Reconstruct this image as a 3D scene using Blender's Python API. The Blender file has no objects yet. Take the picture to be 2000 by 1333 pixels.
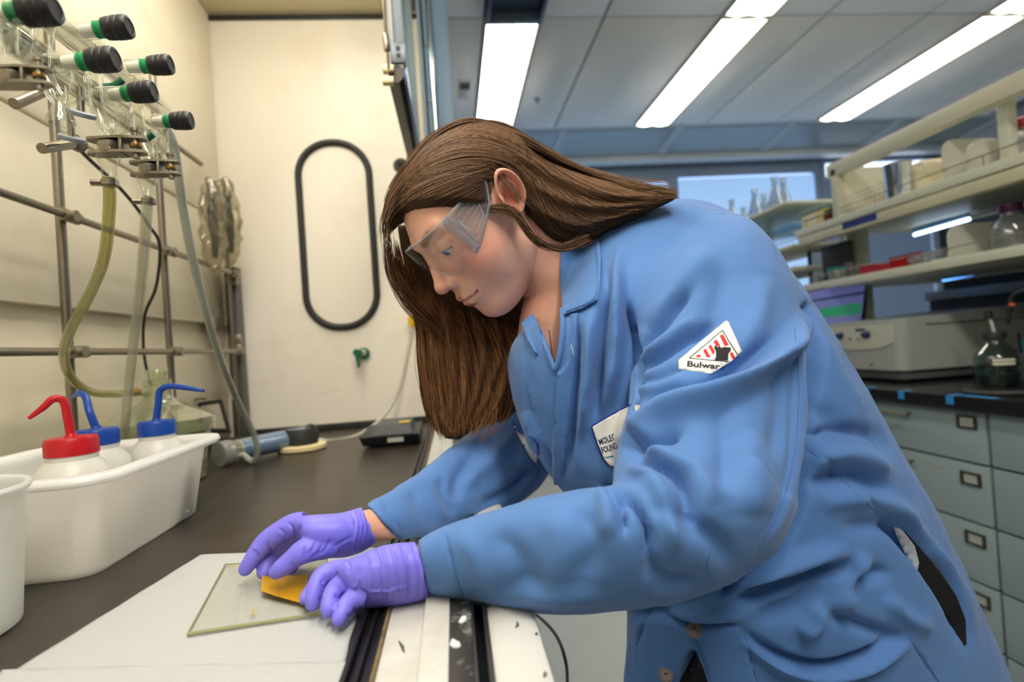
import bpy, bmesh, math, random
import numpy as np
from mathutils import Vector, Matrix
from mathutils.bvhtree import BVHTree
random.seed(7)
rng = np.random.default_rng(7)
scene = bpy.context.scene
COL = scene.collection

# ------------------------------------------------------------------ camera
FPX = 1111.0                                   # focal length in pixels of the 2000 px frame (about 20 mm)
CAM = np.array([0.0, 0.0, 1.12])
_y = np.array([(887 - 1000) / FPX, -(685 - 666.5) / FPX, -1.0]); _y /= np.linalg.norm(_y)
_z = np.array([-0.068, 1.0, 0.0]); _z -= _y * _z.dot(_y); _z /= np.linalg.norm(_z)
_x = np.cross(_y, _z)
CM = np.array([_x, _y, _z]).T                  # world -> camera rotation
cam_d = bpy.data.cameras.new('camera'); cam = bpy.data.objects.new('camera', cam_d); COL.objects.link(cam)
cam_d.sensor_width = 36.0; cam_d.lens = FPX / 2000 * 36.0
cam_d.clip_start = 0.02; cam_d.clip_end = 60
mw = Matrix([list(r) + [0] for r in CM.T.tolist()] + [[0, 0, 0, 1]])
mw.translation = Vector(CAM)
cam.matrix_world = mw
cam_d.dof.use_dof = True; cam_d.dof.focus_distance = 0.56; cam_d.dof.aperture_fstop = 4.0
scene.camera = cam

# ------------------------------------------------------------------ world and exposure
vs = scene.view_settings
scene.display_settings.display_device = 'sRGB'
vs.view_transform = 'Standard'; vs.look = 'None'; vs.gamma = 1.0; vs.use_curve_mapping = False
vs.exposure = 0.0
world = bpy.data.worlds.new('world'); scene.world = world; world.use_nodes = True
_bg = world.node_tree.nodes['Background']
_bg.inputs[0].default_value = (0.80, 0.90, 1.0, 1); _bg.inputs[1].default_value = 0.07

# light: the fume hood's own lamp under its ceiling, the lab's ceiling lamps (one added unseen behind the camera) and the backlit window blinds shine from their own diffusers and cloth, built below

# ------------------------------------------------------------------ measuring helpers (pixel of the photo -> point at a known depth)
def ray(px, py):
    c = np.array([(px - 1000) / FPX, -(py - 666.5) / FPX, -1.0])
    return CM.T @ c
def P(px, py, Y):
    d = ray(px, py); return CAM + d * (Y / d[1])
def PZ(px, py, z):
    d = ray(px, py); return CAM + d * ((z - CAM[2]) / d[2])
def PX(px, py, x):
    d = ray(px, py); return CAM + d * (x / d[0])
def proj(w):
    c = (np.asarray(w) - CAM) @ CM.T
    return np.stack([1000 + FPX * c[:, 0] / -c[:, 2], 666.5 - FPX * c[:, 1] / -c[:, 2]], 1)

# ------------------------------------------------------------------ materials
def lin(c):
    out = []
    for v in c:
        v = v / 255.0
        out.append(v / 12.92 if v <= 0.04045 else ((v + 0.055) / 1.055) ** 2.4)
    return tuple(out) + (1.0,)
MATS = {}
def mat(name, rgb, rough=0.5, metal=0.0, var=0.0, vscale=8.0, bump=0.0, bscale=200.0, spec=None, trans=0.0, ior=1.45,
        alpha=1.0, emit=None, estr=0.0, sss=0.0, sheen=0.0, stretch=(1, 1, 1), dirt=None, dscale=3.0, damt=0.5, coat=0.0):
    if name in MATS: return MATS[name]
    m = bpy.data.materials.new(name); m.use_nodes = True; MATS[name] = m
    nt = m.node_tree; b = nt.nodes['Principled BSDF']
    b.inputs['Base Color'].default_value = lin(rgb); b.inputs['Roughness'].default_value = rough
    b.inputs['Metallic'].default_value = metal; b.inputs['IOR'].default_value = ior
    b.inputs['Transmission Weight'].default_value = trans; b.inputs['Alpha'].default_value = alpha
    b.inputs['Sheen Weight'].default_value = sheen; b.inputs['Coat Weight'].default_value = coat
    if spec is not None: b.inputs['Specular IOR Level'].default_value = spec
    if sss: b.inputs['Subsurface Weight'].default_value = sss; b.inputs['Subsurface Radius'].default_value = (0.012, 0.005, 0.003) if sss < .5 else (0.05, 0.048, 0.045); b.inputs['Subsurface Scale'].default_value = 0.5 if sss < .5 else 1.0
    if emit: b.inputs['Emission Color'].default_value = lin(emit); b.inputs['Emission Strength'].default_value = estr
    tc = nt.nodes.new('ShaderNodeTexCoord'); mp = nt.nodes.new('ShaderNodeMapping'); mp.inputs['Scale'].default_value = stretch
    nt.links.new(tc.outputs['Object'], mp.inputs['Vector'])
    last = None
    if var > 0:
        n = nt.nodes.new('ShaderNodeTexNoise'); n.inputs['Scale'].default_value = vscale; n.inputs['Detail'].default_value = 4
        nt.links.new(mp.outputs[0], n.inputs['Vector'])
        mx = nt.nodes.new('ShaderNodeMix'); mx.data_type = 'RGBA'; mx.clamp_factor = True
        c = lin(rgb)
        mx.inputs[6].default_value = tuple(v * (1 - var) for v in c[:3]) + (1,)
        mx.inputs[7].default_value = tuple(min(1, v * (1 + var)) for v in c[:3]) + (1,)
        nt.links.new(n.outputs['Fac'], mx.inputs[0]); last = mx.outputs[2]
    if dirt:
        n = nt.nodes.new('ShaderNodeTexNoise'); n.inputs['Scale'].default_value = dscale; n.inputs['Detail'].default_value = 7; n.inputs['Roughness'].default_value = 0.65
        nt.links.new(mp.outputs[0], n.inputs['Vector'])
        r = nt.nodes.new('ShaderNodeMapRange'); r.inputs[1].default_value = 0.52; r.inputs[2].default_value = 0.72; r.inputs[4].default_value = damt
        nt.links.new(n.outputs['Fac'], r.inputs[0])
        mx = nt.nodes.new('ShaderNodeMix'); mx.data_type = 'RGBA'
        mx.inputs[6].default_value = lin(rgb); mx.inputs[7].default_value = lin(dirt)
        if last: nt.links.new(last, mx.inputs[6])
        nt.links.new(r.outputs[0], mx.inputs[0]); last = mx.outputs[2]
    if last: nt.links.new(last, b.inputs['Base Color'])
    if bump > 0:
        n = nt.nodes.new('ShaderNodeTexNoise'); n.inputs['Scale'].default_value = bscale; n.inputs['Detail'].default_value = 3
        nt.links.new(mp.outputs[0], n.inputs['Vector'])
        bp = nt.nodes.new('ShaderNodeBump'); bp.inputs['Strength'].default_value = bump; bp.inputs['Distance'].default_value = 0.002
        nt.links.new(n.outputs['Fac'], bp.inputs['Height']); nt.links.new(bp.outputs[0], b.inputs['Normal'])
    return m
def clear_mat(name, rgb, tint=0.9, gloss=0.04, rough=0.03, fres=1.45, opac=0.0, orgb=(230, 230, 230), pw=None):
    """thin clear plastic or thin-walled glass: see-through with a fresnel sheen"""
    if name in MATS: return MATS[name]
    m = bpy.data.materials.new(name); m.use_nodes = True; MATS[name] = m
    nt = m.node_tree; nt.nodes.clear()
    out = nt.nodes.new('ShaderNodeOutputMaterial'); tr = nt.nodes.new('ShaderNodeBsdfTransparent'); gl = nt.nodes.new('ShaderNodeBsdfGlossy')
    tr.inputs[0].default_value = lin(rgb); gl.inputs['Roughness'].default_value = rough
    lwt = nt.nodes.new('ShaderNodeLayerWeight'); lwt.inputs[0].default_value = 0.5
    lw = nt.nodes.new('ShaderNodeMath'); lw.operation = 'POWER'; lw.inputs[1].default_value = pw or (3.2 if fres < 1.5 else 2.6)
    nt.links.new(lwt.outputs['Facing'], lw.inputs[0])
    ad = nt.nodes.new('ShaderNodeMath'); ad.operation = 'ADD'; ad.inputs[1].default_value = gloss; ad.use_clamp = True
    mx = nt.nodes.new('ShaderNodeMixShader')
    nt.links.new(lw.outputs[0], ad.inputs[0]); nt.links.new(ad.outputs[0], mx.inputs[0])
    nt.links.new(tr.outputs[0], mx.inputs[1]); nt.links.new(gl.outputs[0], mx.inputs[2])
    last = mx
    if opac > 0:
        df = nt.nodes.new('ShaderNodeBsdfPrincipled'); df.inputs['Base Color'].default_value = lin(orgb); df.inputs['Roughness'].default_value = 0.35
        m2 = nt.nodes.new('ShaderNodeMixShader'); m2.inputs[0].default_value = opac
        nt.links.new(mx.outputs[0], m2.inputs[1]); nt.links.new(df.outputs[0], m2.inputs[2]); last = m2
    nt.links.new(last.outputs[0], out.inputs[0])
    return m

# ------------------------------------------------------------------ object helpers
def thing(name, label, cat, loc=(0, 0, 0), group=None, kind=None):
    o = bpy.data.objects.new(name, None); COL.objects.link(o); o.location = Vector(loc); o.empty_display_size = 0.02
    o['label'] = label
    if cat: o['category'] = cat
    if group: o['group'] = group
    if kind: o['kind'] = kind
    return o
def wloc(p):
    l = Vector(p.location)
    while p.parent: p = p.parent; l = l + Vector(p.location)
    return l
def link(name, me, m, parent=None, label=None, cat=None, group=None, kind=None, smooth=True, auto=40):
    o = bpy.data.objects.new(name, me); COL.objects.link(o)
    if m: me.materials.append(m)
    if smooth:
        me.polygons.foreach_set('use_smooth', [True] * len(me.polygons))
        if auto is not None:
            try: me.set_sharp_from_angle(angle=math.radians(auto))
            except Exception: pass
    if parent is not None:
        o.parent = parent; o.matrix_parent_inverse = Matrix.Translation(-wloc(parent))
        if parent.type == 'MESH': o.matrix_parent_inverse = Matrix.Identity(4)
    if label: o['label'] = label
    if cat: o['category'] = cat
    if group: o['group'] = group
    if kind: o['kind'] = kind
    return o
class MB:
    """collects shapes and links them as one mesh"""
    def __init__(s): s.v = []; s.f = []
    def add(s, v, f):
        o = len(s.v); s.v += [tuple(map(float, p)) for p in v]; s.f += [tuple(i + o for i in q) for q in f]; return s
    def box(s, x0, x1, y0, y1, z0, z1, bev=0.0):
        bm = bmesh.new(); bmesh.ops.create_cube(bm, size=1)
        for v in bm.verts: v.co = Vector(((x0 + x1) / 2 + v.co.x * (x1 - x0), (y0 + y1) / 2 + v.co.y * (y1 - y0), (z0 + z1) / 2 + v.co.z * (z1 - z0)))
        if bev: bmesh.ops.bevel(bm, geom=bm.edges[:], offset=bev, segments=2, affect='EDGES', profile=0.5)
        bm.verts.index_update(); s.add([v.co[:] for v in bm.verts], [[v.index for v in f.verts] for f in bm.faces]); bm.free(); return s
    def tube(s, pts, rad, n=10, caps=True, sub=0, squash=None):
        pts = [np.array(p, float) for p in pts]
        r = list(rad) if hasattr(rad, '__len__') else [rad] * len(pts)
        if sub: pts, r = smooth_path(pts, r, sub)
        m = len(pts); T = []
        for i in range(m):
            t = pts[min(i + 1, m - 1)] - pts[max(i - 1, 0)]; T.append(t / (np.linalg.norm(t) + 1e-12))
        u = np.cross(T[0], [0, 0, 1.0])
        if np.linalg.norm(u) < 0.1: u = np.cross(T[0], [1.0, 0, 0])
        u /= np.linalg.norm(u); V = []
        for i in range(m):
            u = u - T[i] * u.dot(T[i]); u /= np.linalg.norm(u); w = np.cross(T[i], u)
            for k in range(n):
                a = 2 * math.pi * k / n; V.append(pts[i] + r[i] * (math.cos(a) * u + math.sin(a) * w))
        Fs = [(i * n + k, i * n + (k + 1) % n, (i + 1) * n + (k + 1) % n, (i + 1) * n + k) for i in range(m - 1) for k in range(n)]
        if caps: Fs.append(tuple(range(n))[::-1]); Fs.append(tuple((m - 1) * n + k for k in range(n)))
        return s.add(V, Fs)
    def lathe(s, prof, c, axis=(0, 0, 1), n=32, closed=True):
        a = np.array(axis, float); a /= np.linalg.norm(a); c = np.array(c, float)
        u = np.cross(a, [0, 1.0, 0]) if abs(a[1]) < 0.9 else np.cross(a, [1.0, 0, 0])
        u /= np.linalg.norm(u); w = np.cross(a, u); V = []; m = len(prof)
        for (r, h) in prof:
            for k in range(n):
                t = 2 * math.pi * k / n; V.append(c + a * h + max(r, 1e-5) * (math.cos(t) * u + math.sin(t) * w))
        Fs = [(i * n + k, i * n + (k + 1) % n, (i + 1) * n + (k + 1) % n, (i + 1) * n + k) for i in range(m - 1) for k in range(n)]
        if closed: Fs.append(tuple(range(n))[::-1]); Fs.append(tuple((m - 1) * n + k for k in range(n)))
        return s.add(V, Fs)
    def prism(s, poly, vec):
        poly = [np.array(p, float) for p in poly]; vec = np.array(vec, float); n = len(poly)
        V = poly + [p + vec for p in poly]
        Fs = [tuple(range(n)), tuple(range(n, 2 * n))[::-1]] + [((i + 1) % n, i, i + n, (i + 1) % n + n) for i in range(n)]
        return s.add(V, Fs)
    def hexa(s, b4, t4):
        V = list(b4) + list(t4)
        return s.add(V, [(3, 2, 1, 0), (4, 5, 6, 7), (0, 1, 5, 4), (1, 2, 6, 5), (2, 3, 7, 6), (3, 0, 4, 7)])
    def build(s, name, m, parent=None, fix=True, **k):
        me = bpy.data.meshes.new(name); me.from_pydata(s.v, [], s.f)
        if fix:
            bm = bmesh.new(); bm.from_mesh(me); bmesh.ops.recalc_face_normals(bm, faces=bm.faces); bm.to_mesh(me); bm.free()
        return link(name, me, m, parent, **k)
def smooth_path(pts, r, sub):
    pts = [np.array(p, float) for p in pts]; r = list(r) if hasattr(r, '__len__') else [r] * len(pts); n = len(pts)
    op, orr = [], []
    for i in range(n - 1):
        p0, p1, p2, p3 = pts[max(i - 1, 0)], pts[i], pts[i + 1], pts[min(i + 2, n - 1)]
        for k in range(sub):
            t = k / sub
            op.append(0.5 * ((2 * p1) + (p2 - p0) * t + (2 * p0 - 5 * p1 + 4 * p2 - p3) * t * t + (3 * p1 - p0 - 3 * p2 + p3) * t ** 3))
            orr.append(r[i] * (1 - t) + r[i + 1] * t)
    op.append(pts[-1]); orr.append(r[-1]); return op, orr
def tag(o, label, cat=None, group=None, kind=None):
    o['label'] = label
    if cat: o['category'] = cat
    if group: o['group'] = group
    if kind: o['kind'] = kind
    return o
def text_mesh(txt, size=1.0, bold=0.0):
    """flat filled letters as (verts2d, faces)"""
    cu = bpy.data.curves.new('t', 'FONT'); cu.body = txt; cu.size = size; cu.offset = bold; cu.fill_mode = 'FRONT'; cu.resolution_u = 3
    o = bpy.data.objects.new('t', cu); COL.objects.link(o)
    dg = bpy.context.evaluated_depsgraph_get(); dg.update()
    me = bpy.data.meshes.new_from_object(o.evaluated_get(dg))
    v = np.array([x.co[:2] for x in me.vertices]); f = [tuple(p.vertices) for p in me.polygons]
    bpy.data.objects.remove(o); bpy.data.curves.remove(cu); bpy.data.meshes.remove(me)
    return v, f
# ================================================================== the fume hood shell (setting)
CZ = 0.92            # worktop height
HBX, HSY, HCZ = -0.62, 1.66, 2.108
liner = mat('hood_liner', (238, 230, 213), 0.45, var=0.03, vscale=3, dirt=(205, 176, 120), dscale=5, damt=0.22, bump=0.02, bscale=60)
liner2 = mat('hood_back_liner', (232, 222, 196), 0.45, var=0.04, vscale=3, dirt=(190, 160, 105), dscale=6, damt=0.3)
black_rubber = mat('black_rubber', (42, 42, 40), 0.55, var=0.15, vscale=30)
epoxy = mat('black_epoxy', (50, 43, 36), 0.34, var=0.18, vscale=9, dirt=(92, 82, 70), dscale=14, damt=0.35, bump=0.03, bscale=90)
white_enamel = mat('white_enamel', (204, 204, 198), 0.35, dirt=(150, 140, 110), dscale=9, damt=0.35, bump=0.02)
dark_alu = mat('dark_aluminium', (38, 36, 36), 0.32, 0.6, var=0.3, vscale=18)
steel = mat('brushed_steel', (150, 142, 128), 0.32, 1.0, var=0.2, vscale=40, stretch=(1, 1, 12))
chrome = mat('chrome', (205, 212, 220), 0.12, 1.0)
grey_paint = mat('grey_paint', (150, 160, 168), 0.4, var=0.05)
blue_paint = mat('blue_grey_paint', (132, 152, 176), 0.4, var=0.05)

wb = MB().box(HBX - 0.06, HBX - 0.025, -0.62, HSY + 0.04, 0.80, HCZ + 0.05).build('wall_back', mat('hood_slot_dark', (70, 58, 40), 0.7, var=0.1), label='cream rear wall of the fume hood', kind='structure', smooth=False)
for (z0, z1, x0, x1) in ((CZ, 1.240, HBX - .024, HBX - 0.012), (1.232, 1.518, HBX - .012, HBX + 0.006), (1.528, HCZ, HBX - .02, HBX)):
    MB().box(x0, x1, -0.60, HSY - 0.004, z0, z1, 0.002).build('baffle_panel', liner2, wb)
ws = MB().box(HBX - 0.03, -0.041, HSY, HSY + 0.04, 0.80, HCZ + 0.05, 0.0).build('wall_side', liner, label='cream end wall of the fume hood with an oblong gasket', kind='structure', smooth=False)
# oblong rubber gasket of the access panel
c = P(660, 459, HSY); hw, hh, R = 0.0985, 0.264, 0.094
pts = []
for (cx, cz, a0) in ((hw - R, hh - R, 0), (-hw + R, hh - R, 90), (-hw + R, -hh + R, 180), (hw - R, -hh + R, 270)):
    for k in range(13):
        a = math.radians(a0 + 90 * k / 12); pts.append((c[0] + cx + R * math.cos(a), HSY - 0.003, c[2] + cz + R * math.sin(a)))
MB().tube(pts + [pts[0], pts[1]], 0.0098, 12, caps=False).build('access_panel_gasket', black_rubber, ws)
MB().box(HBX, -0.042, HSY - 0.008, HSY, HCZ - 0.018, HCZ - 0.004, 0.002).build('top_gasket_strip', black_rubber, ws)
MB().box(HBX, -0.042, HSY - 0.008, HSY, CZ + 0.002, CZ + 0.018, 0.002).build('bottom_gasket_strip', black_rubber, ws)
for (px, py) in ((640, 767), (649, 764), (657, 762), (583, 787), (632, 770)):
    q = P(px, py, HSY - 0.001); MB().lathe([(0.0016 if px > 600 else .001, 0), (0.0012, 0.0006)], q, (0, -1, 0), 8).build('brown_splash', mat('brown_stain', (150, 125, 60), 0.6, var=0.1), ws)
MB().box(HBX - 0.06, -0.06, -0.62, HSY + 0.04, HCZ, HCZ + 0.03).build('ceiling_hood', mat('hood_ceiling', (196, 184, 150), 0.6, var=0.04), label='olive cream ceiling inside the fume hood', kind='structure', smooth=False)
MB().box(HBX - 0.06, -0.08, -0.66, -0.60, 0.80, HCZ + 0.05).build('wall_near', liner, label='cream near end wall of the fume hood', kind='structure', smooth=False)
hl = thing('hood_lamp', 'fluorescent lamp housing in the fume hood ceiling', 'lamp', (-0.28, 0.58, HCZ - 0.03))
MB().box(-0.40, -0.16, -0.28, 1.44, HCZ - 0.022, HCZ - 0.001, 0.004).build('housing', white_enamel, hl)
MB().box(-0.36, -0.20, -0.25, 1.41, HCZ - 0.085, HCZ - 0.0222, 0.02).build('diffuser', mat('hood_lamp_diffuser', (255, 255, 255), .6, emit=(255, 249, 238), estr=13.0), hl)

wt = MB().box(HBX - 0.02, -0.0825, -0.60, HSY, 0.88, CZ, 0.002).build('worktop', epoxy)
tag(wt, 'black scuffed epoxy worktop inside the fume hood', 'worktop')

# the sill along the front of the hood
sl = thing('hood_sill', 'white and black metal sill with sash tracks along the hood front', 'sill', (0.0, 0.5, 0.9))
Y0, Y1 = -0.55, 1.66
MB().box(-0.0825, -0.064, Y0, Y1, 0.885, 0.922).build('track_base', dark_alu, sl)
for x0, x1, z1 in ((-0.0822, -0.0780, 0.9275), (-0.0735, -0.0708, 0.926), (-0.0672, -0.0640, 0.925)):
    MB().box(x0, x1, Y0, Y1, 0.90, z1, 0.001).build('track_rail', dark_alu, sl)
MB().box(-0.0640, -0.0615, Y0, Y1, 0.90, 0.9255).build('sealant_bead', mat('ochre_sealant', (112, 96, 62), 0.8, var=0.6, vscale=120, dirt=(40, 36, 30), dscale=90, damt=0.9), sl)
MB().box(-0.0615, -0.0350, Y0, Y1, 0.885, 0.9235, 0.001).build('white_ledge', white_enamel, sl)
MB().box(-0.0350, -0.0160, Y0, Y1, 0.885, 0.9300, 0.0015).build('white_step', white_enamel, sl)
stained = mat('stained_metal', (70, 66, 62), 0.42, 0.5, var=0.4, vscale=20, dirt=(225, 225, 220), dscale=45, damt=0.7)
MB().box(-0.0160, -0.0005, Y0, Y1, 0.885, 0.9285, 0.001).build('dark_plate', stained, sl)
MB().box(-0.0005, 0.0095, Y0, Y1, 0.885, 0.915).build('slot_floor', dark_alu, sl)
MB().box(-0.0005, 0.0012, Y0, Y1, 0.90, 0.9295).build('slot_lip', steel, sl)
MB().box(0.0078, 0.0097, Y0, Y1, 0.90, 0.9295).build('slot_lip', steel, sl)
MB().box(0.0097, 0.0460, Y0, Y1, 0.850, 0.9270, 0.006).build('outer_apron', white_enamel, sl)
for (px, py, r) in ((891, 1258, .004), (905, 1212, .0032), (886, 1255, .002)):
    q = PZ(px, py, 0.9285); bl = MB()
    for k in range(5):
        bl.lathe([(0, 0.0015), (r * .5, 0.0012), (r * .62, 0.0)], q + np.array([random.uniform(-r, r) * .5, random.uniform(-r, r) * .9, 0]), n=10)
    bl.build('white_spill', mat('white_residue', (235, 235, 232), 0.6, var=0.05), sl)
for (px, py, px2, py2, z) in ((779, 1253, 789, 1274, .924), (1010, 1215, 1008, 1226, .9275), (1064, 1312, 1062, 1323, .9275), (1047, 1238, 1046, 1239, .9275)):
    MB().tube([PZ(px, py, z), PZ((px + px2) / 2 + 2, (py + py2) / 2, z + .0006), PZ(px2, py2, z)], [.0004, .0011, .0005], 6).build('paint_chip', mat('olive_chip', (92, 92, 70), 0.7, var=0.2), sl)
cab = MB().box(-0.60, 0.030, Y0, Y1, 0.0, 0.8490, 0.003).build("hood_base_cabinet", mat('cabinet_white', (196, 200, 198), 0.45, var=0.03))
tag(cab, 'pale grey base cabinet under the fume hood', 'cabinet')

# sash and its jamb
sa = thing('sash', 'raised hood sash end with painted frame, dark bottom rail and lift cable', 'sash', (-0.0690, 1.1, 1.65))
MB().box(-0.0880, -0.0550, 1.06, 1.085, 1.693, 2.40, 0.002).build('stile', grey_paint, sa)
MB().box(-0.0880, -0.0720, 1.055, 1.061, 1.693, 2.40, 0.001).build('stile_edge', white_enamel, sa)
MB().box(-0.0800, -0.0520, 1.052, 1.0595, 1.655, 1.693, 0.001).build('end_bracket', mat('bracket_grey', (110, 116, 122), 0.4, 0.5, var=0.1), sa)
for z in (1.681, 1.668): MB().lathe([(0.0040, 0), (0.0040, 0.0015)], (-0.065, 1.0520, z), (0, -1, 0), 12).build('bracket_hole', black_rubber, sa)
MB().prism([(-0.0860, 1.06, 1.652), (-0.0640, 1.06, 1.652), (-0.0580, 1.06, 1.646), (-0.0580, 1.06, 1.632), (-0.0680, 1.06, 1.622), (-0.0860, 1.06, 1.622)], (0, 0.53, 0)).build('bottom_rail', mat('rail_bronze', (74, 70, 62), 0.4, 0.5, var=0.1), sa, smooth=False)
MB().box(-0.0575, -0.0525, 1.062, 1.59, 1.618, 1.656, 0.001).build('rail_face', mat('rail_blue', (62, 82, 112), 0.25, 0.6, var=0.1), sa)
MB().box(-0.0760, -0.0700, 1.085, 1.585, 1.656, 2.40).build('pane', clear_mat('sash_glass', (214, 228, 226), gloss=0.05), sa)
MB().box(-0.0720, -0.0540, 1.575, 1.60, 1.656, 2.40, 0.001).build('stile', grey_paint, sa)
cb = [P(748, -40, 1.05), P(751, 30, 1.05), P(754, 75, 1.05), P(757, 100, 1.05), P(759, 134, 1.05)]
ca = MB().tube(cb, 0.0026, 8, sub=3).build('lift_cable', mat('wire_rope', (120, 104, 78), 0.45, 0.8, var=0.5, vscale=400), sa)
MB().lathe([(0.0048, -0.016), (0.0058, -0.013), (0.0058, 0.013), (0.0048, 0.016)], P(754, 83, 1.05), P(753, 68, 1.05) - P(756, 98, 1.05), 14).build('ferrule', steel, ca)
for yy in (132, 155): MB().box(*[v for pr in zip(P(747, yy + 7, 1.05) , P(768, yy - 7, 1.05) + np.array([0, .014, 0])) for v in pr], 0.001).build('cable_hook', mat('brass_bracket', (190, 176, 140), 0.4, 0.6), ca)
jb = thing('hood_jamb', 'blue grey metal jamb of the fume hood with chrome track', 'jamb', (-0.04, 1.6, 0.93))
MB().box(-0.0410, -0.0310, 1.57, 1.66, 0.93, 2.6, 0.001).build('inner_channel', grey_paint, jb)
MB().box(-0.0295, -0.0240, 1.575, 1.66, 0.93, 2.6).build('dark_groove', mat('groove_blue', (44, 58, 78), 0.4, 0.3), jb)
MB().box(-0.0240, -0.0160, 1.570, 1.66, 0.93, 2.6, 0.001).build('mid_channel', blue_paint, jb)
MB().tube([(-0.008, 1.566, 0.93), (-0.008, 1.566, 2.6)], 0.0065, 14).build('chrome_track', chrome, jb)
MB().box(-0.0160, 0.0010, 1.575, 1.66, 0.93, 2.6).build('track_back', blue_paint, jb)
MB().box(0.0010, 0.0450, 1.568, 1.70, 0.93, 2.6, 0.002).build('outer_post', blue_paint, jb)
for k in range(4): MB().lathe([(0.005, 0), (0.004, 0.004)], (-0.019, 1.570, 1.50 + .155 * k), (0, -1, 0), 10).build('screw', chrome, jb)

# ================================================================== the laboratory (setting)
white_ceil = mat('ceiling_board', (240, 241, 238), 0.85, var=0.03, vscale=5, bump=0.05, bscale=300)
fl = MB().box(-1.0, 4.6, -2.5, 4.95, -0.05, 0.0).build('floor', mat('grey_vinyl', (186, 188, 182), 0.5, var=0.08, vscale=6, bump=0.02), label='grey vinyl laboratory floor', kind='structure', smooth=False)
tbar = mat('ceiling_grid', (120, 128, 132), 0.6, var=0.05)
ce = MB().box(-1.2, 4.6, -2.9, 4.12, 2.715, 2.74).build('ceiling', tbar, label='suspended ceiling of long grey white tiles', kind='structure', smooth=False)
cols = [(-.96, -.36), (-.36, .25), (.25, .53), (.53, .84), (.84, 1.44), (1.44, 1.71), (1.71, 2.0), (2.0, 2.57), (2.57, 2.89), (2.89, 3.16), (3.16, 3.75), (3.75, 4.35)]
rows = [(-2.8, -1.4), (-1.4, 0.0), (0.0, 1.35), (1.35, 2.70), (2.70, 4.10)]
diff_m = mat('lamp_diffuser', (255, 255, 255), 0.6, emit=(255, 246, 232), estr=12.0)
diff_n = mat('added_lamp_diffuser', (255, 255, 255), 0.6, emit=(255, 248, 238), estr=42.0)  # stronger glow of the unseen lamp added behind the camera
lampf = mat('lamp_frame', (225, 222, 205), 0.5, var=0.02)
spots = {(2, 4): 'bright ceiling light directly above the woman, nearest the hood jamb', (5, 4): 'long ceiling light panel in the middle of the ceiling',
         (9, 4): 'twin strip ceiling light at the far right, over the shelves', (5, 3): 'ceiling light end just entering the top edge', (9, 3): 'ceiling light continuing the right strip toward the camera',
         (2, 1): 'unseen ceiling light added behind the camera to brighten the woman'}
for i, (x0, x1) in enumerate(cols):
    for j, (y0, y1) in enumerate(rows):
        if (i, j) == (2, 3): y1 = 2.22
        if (i, j) in spots:
            t = thing('ceiling_light', spots[(i, j)], 'light', ((x0 + x1) / 2, (y0 + y1) / 2, 2.70), 'ceiling lights')
            f = MB()
            for b in ((x0 + .004, x0 + .016, y0 + .006, y1 - .006), (x1 - .016, x1 - .004, y0 + .006, y1 - .006), (x0 + .016, x1 - .016, y0 + .006, y0 + .02), (x0 + .016, x1 - .016, y1 - .02, y1 - .006)): f.box(b[0], b[1], b[2], b[3], 2.690, 2.714, .001)
            f.build('frame', lampf, t)
            mid = (x0 + x1) / 2
            for a, b in ((x0 + .016, mid - .004), (mid + .004, x1 - .016)):
                dd = MB(); n = 8
                prof = [(a + (b - a) * k / n, 2.700 - 0.014 * math.sin(math.pi * k / n)) for k in range(n + 1)]
                dd.prism([(p[0], y0 + .02, p[1]) for p in prof] + [(b, y0 + .02, 2.712), (a, y0 + .02, 2.712)], (0, y1 - y0 - .04, 0)).build('diffuser', diff_m if j > 1 else diff_n, t)
            MB().box(mid - .004, mid + .004, y0 + .02, y1 - .02, 2.694, 2.712, .001).build('divider', lampf, t)
        else:
            MB().box(x0 + .006, x1 - .006, y0 + .006, y1 - .006, 2.700, 2.7149, .002).build('ceiling_tile', white_ceil, ce)
v = thing('ceiling_fixture', 'dark blue open housing in the ceiling beside the first light', 'fixture', (.39, 2.45, 2.7))
dk = mat('dark_blue_metal', (58, 72, 90), 0.5, 0.2, var=0.1)
MB().box(.255, .272, 2.23, 2.69, 2.66, 2.714, .001).build('side_panel', dk, v); MB().box(.508, .525, 2.23, 2.69, 2.66, 2.714, .001).build('side_panel', dk, v)
MB().box(.272, .508, 2.23, 2.69, 2.705, 2.714).build('cover', dk, v); MB().box(.272, .508, 2.66, 2.69, 2.66, 2.705, .001).build('end_plate', mat('end_plate_blue', (120, 138, 158), .5, var=.05), v)
# small grille and sprinkler on the ceiling
g = thing('ceiling_vent', 'small square grille on the ceiling beside the hood jamb', 'vent', (.17, 3.5, 2.69))
MB().box(.13, .21, 3.32, 3.56, 2.690, 2.7005, .002).build('frame', white_ceil, g)
for k in range(4): MB().box(.14, .20, 3.34 + .022 * k, 3.352 + .022 * k, 2.687, 2.692).build('slot', mat('slot_dark', (60, 66, 64), .7), g)
sp = thing('sprinkler_head', 'tiny sprinkler head on the ceiling tile beside the first light', 'sprinkler', (.62, 3.6, 2.7))
MB().lathe([(.022, 0), (.020, -.006), (.007, -.008), (.006, -.022), (.012, -.024), (.012, -.026)], (.64, 3.60, 2.70), n=14).build('rosette', grey_paint, sp)

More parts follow.
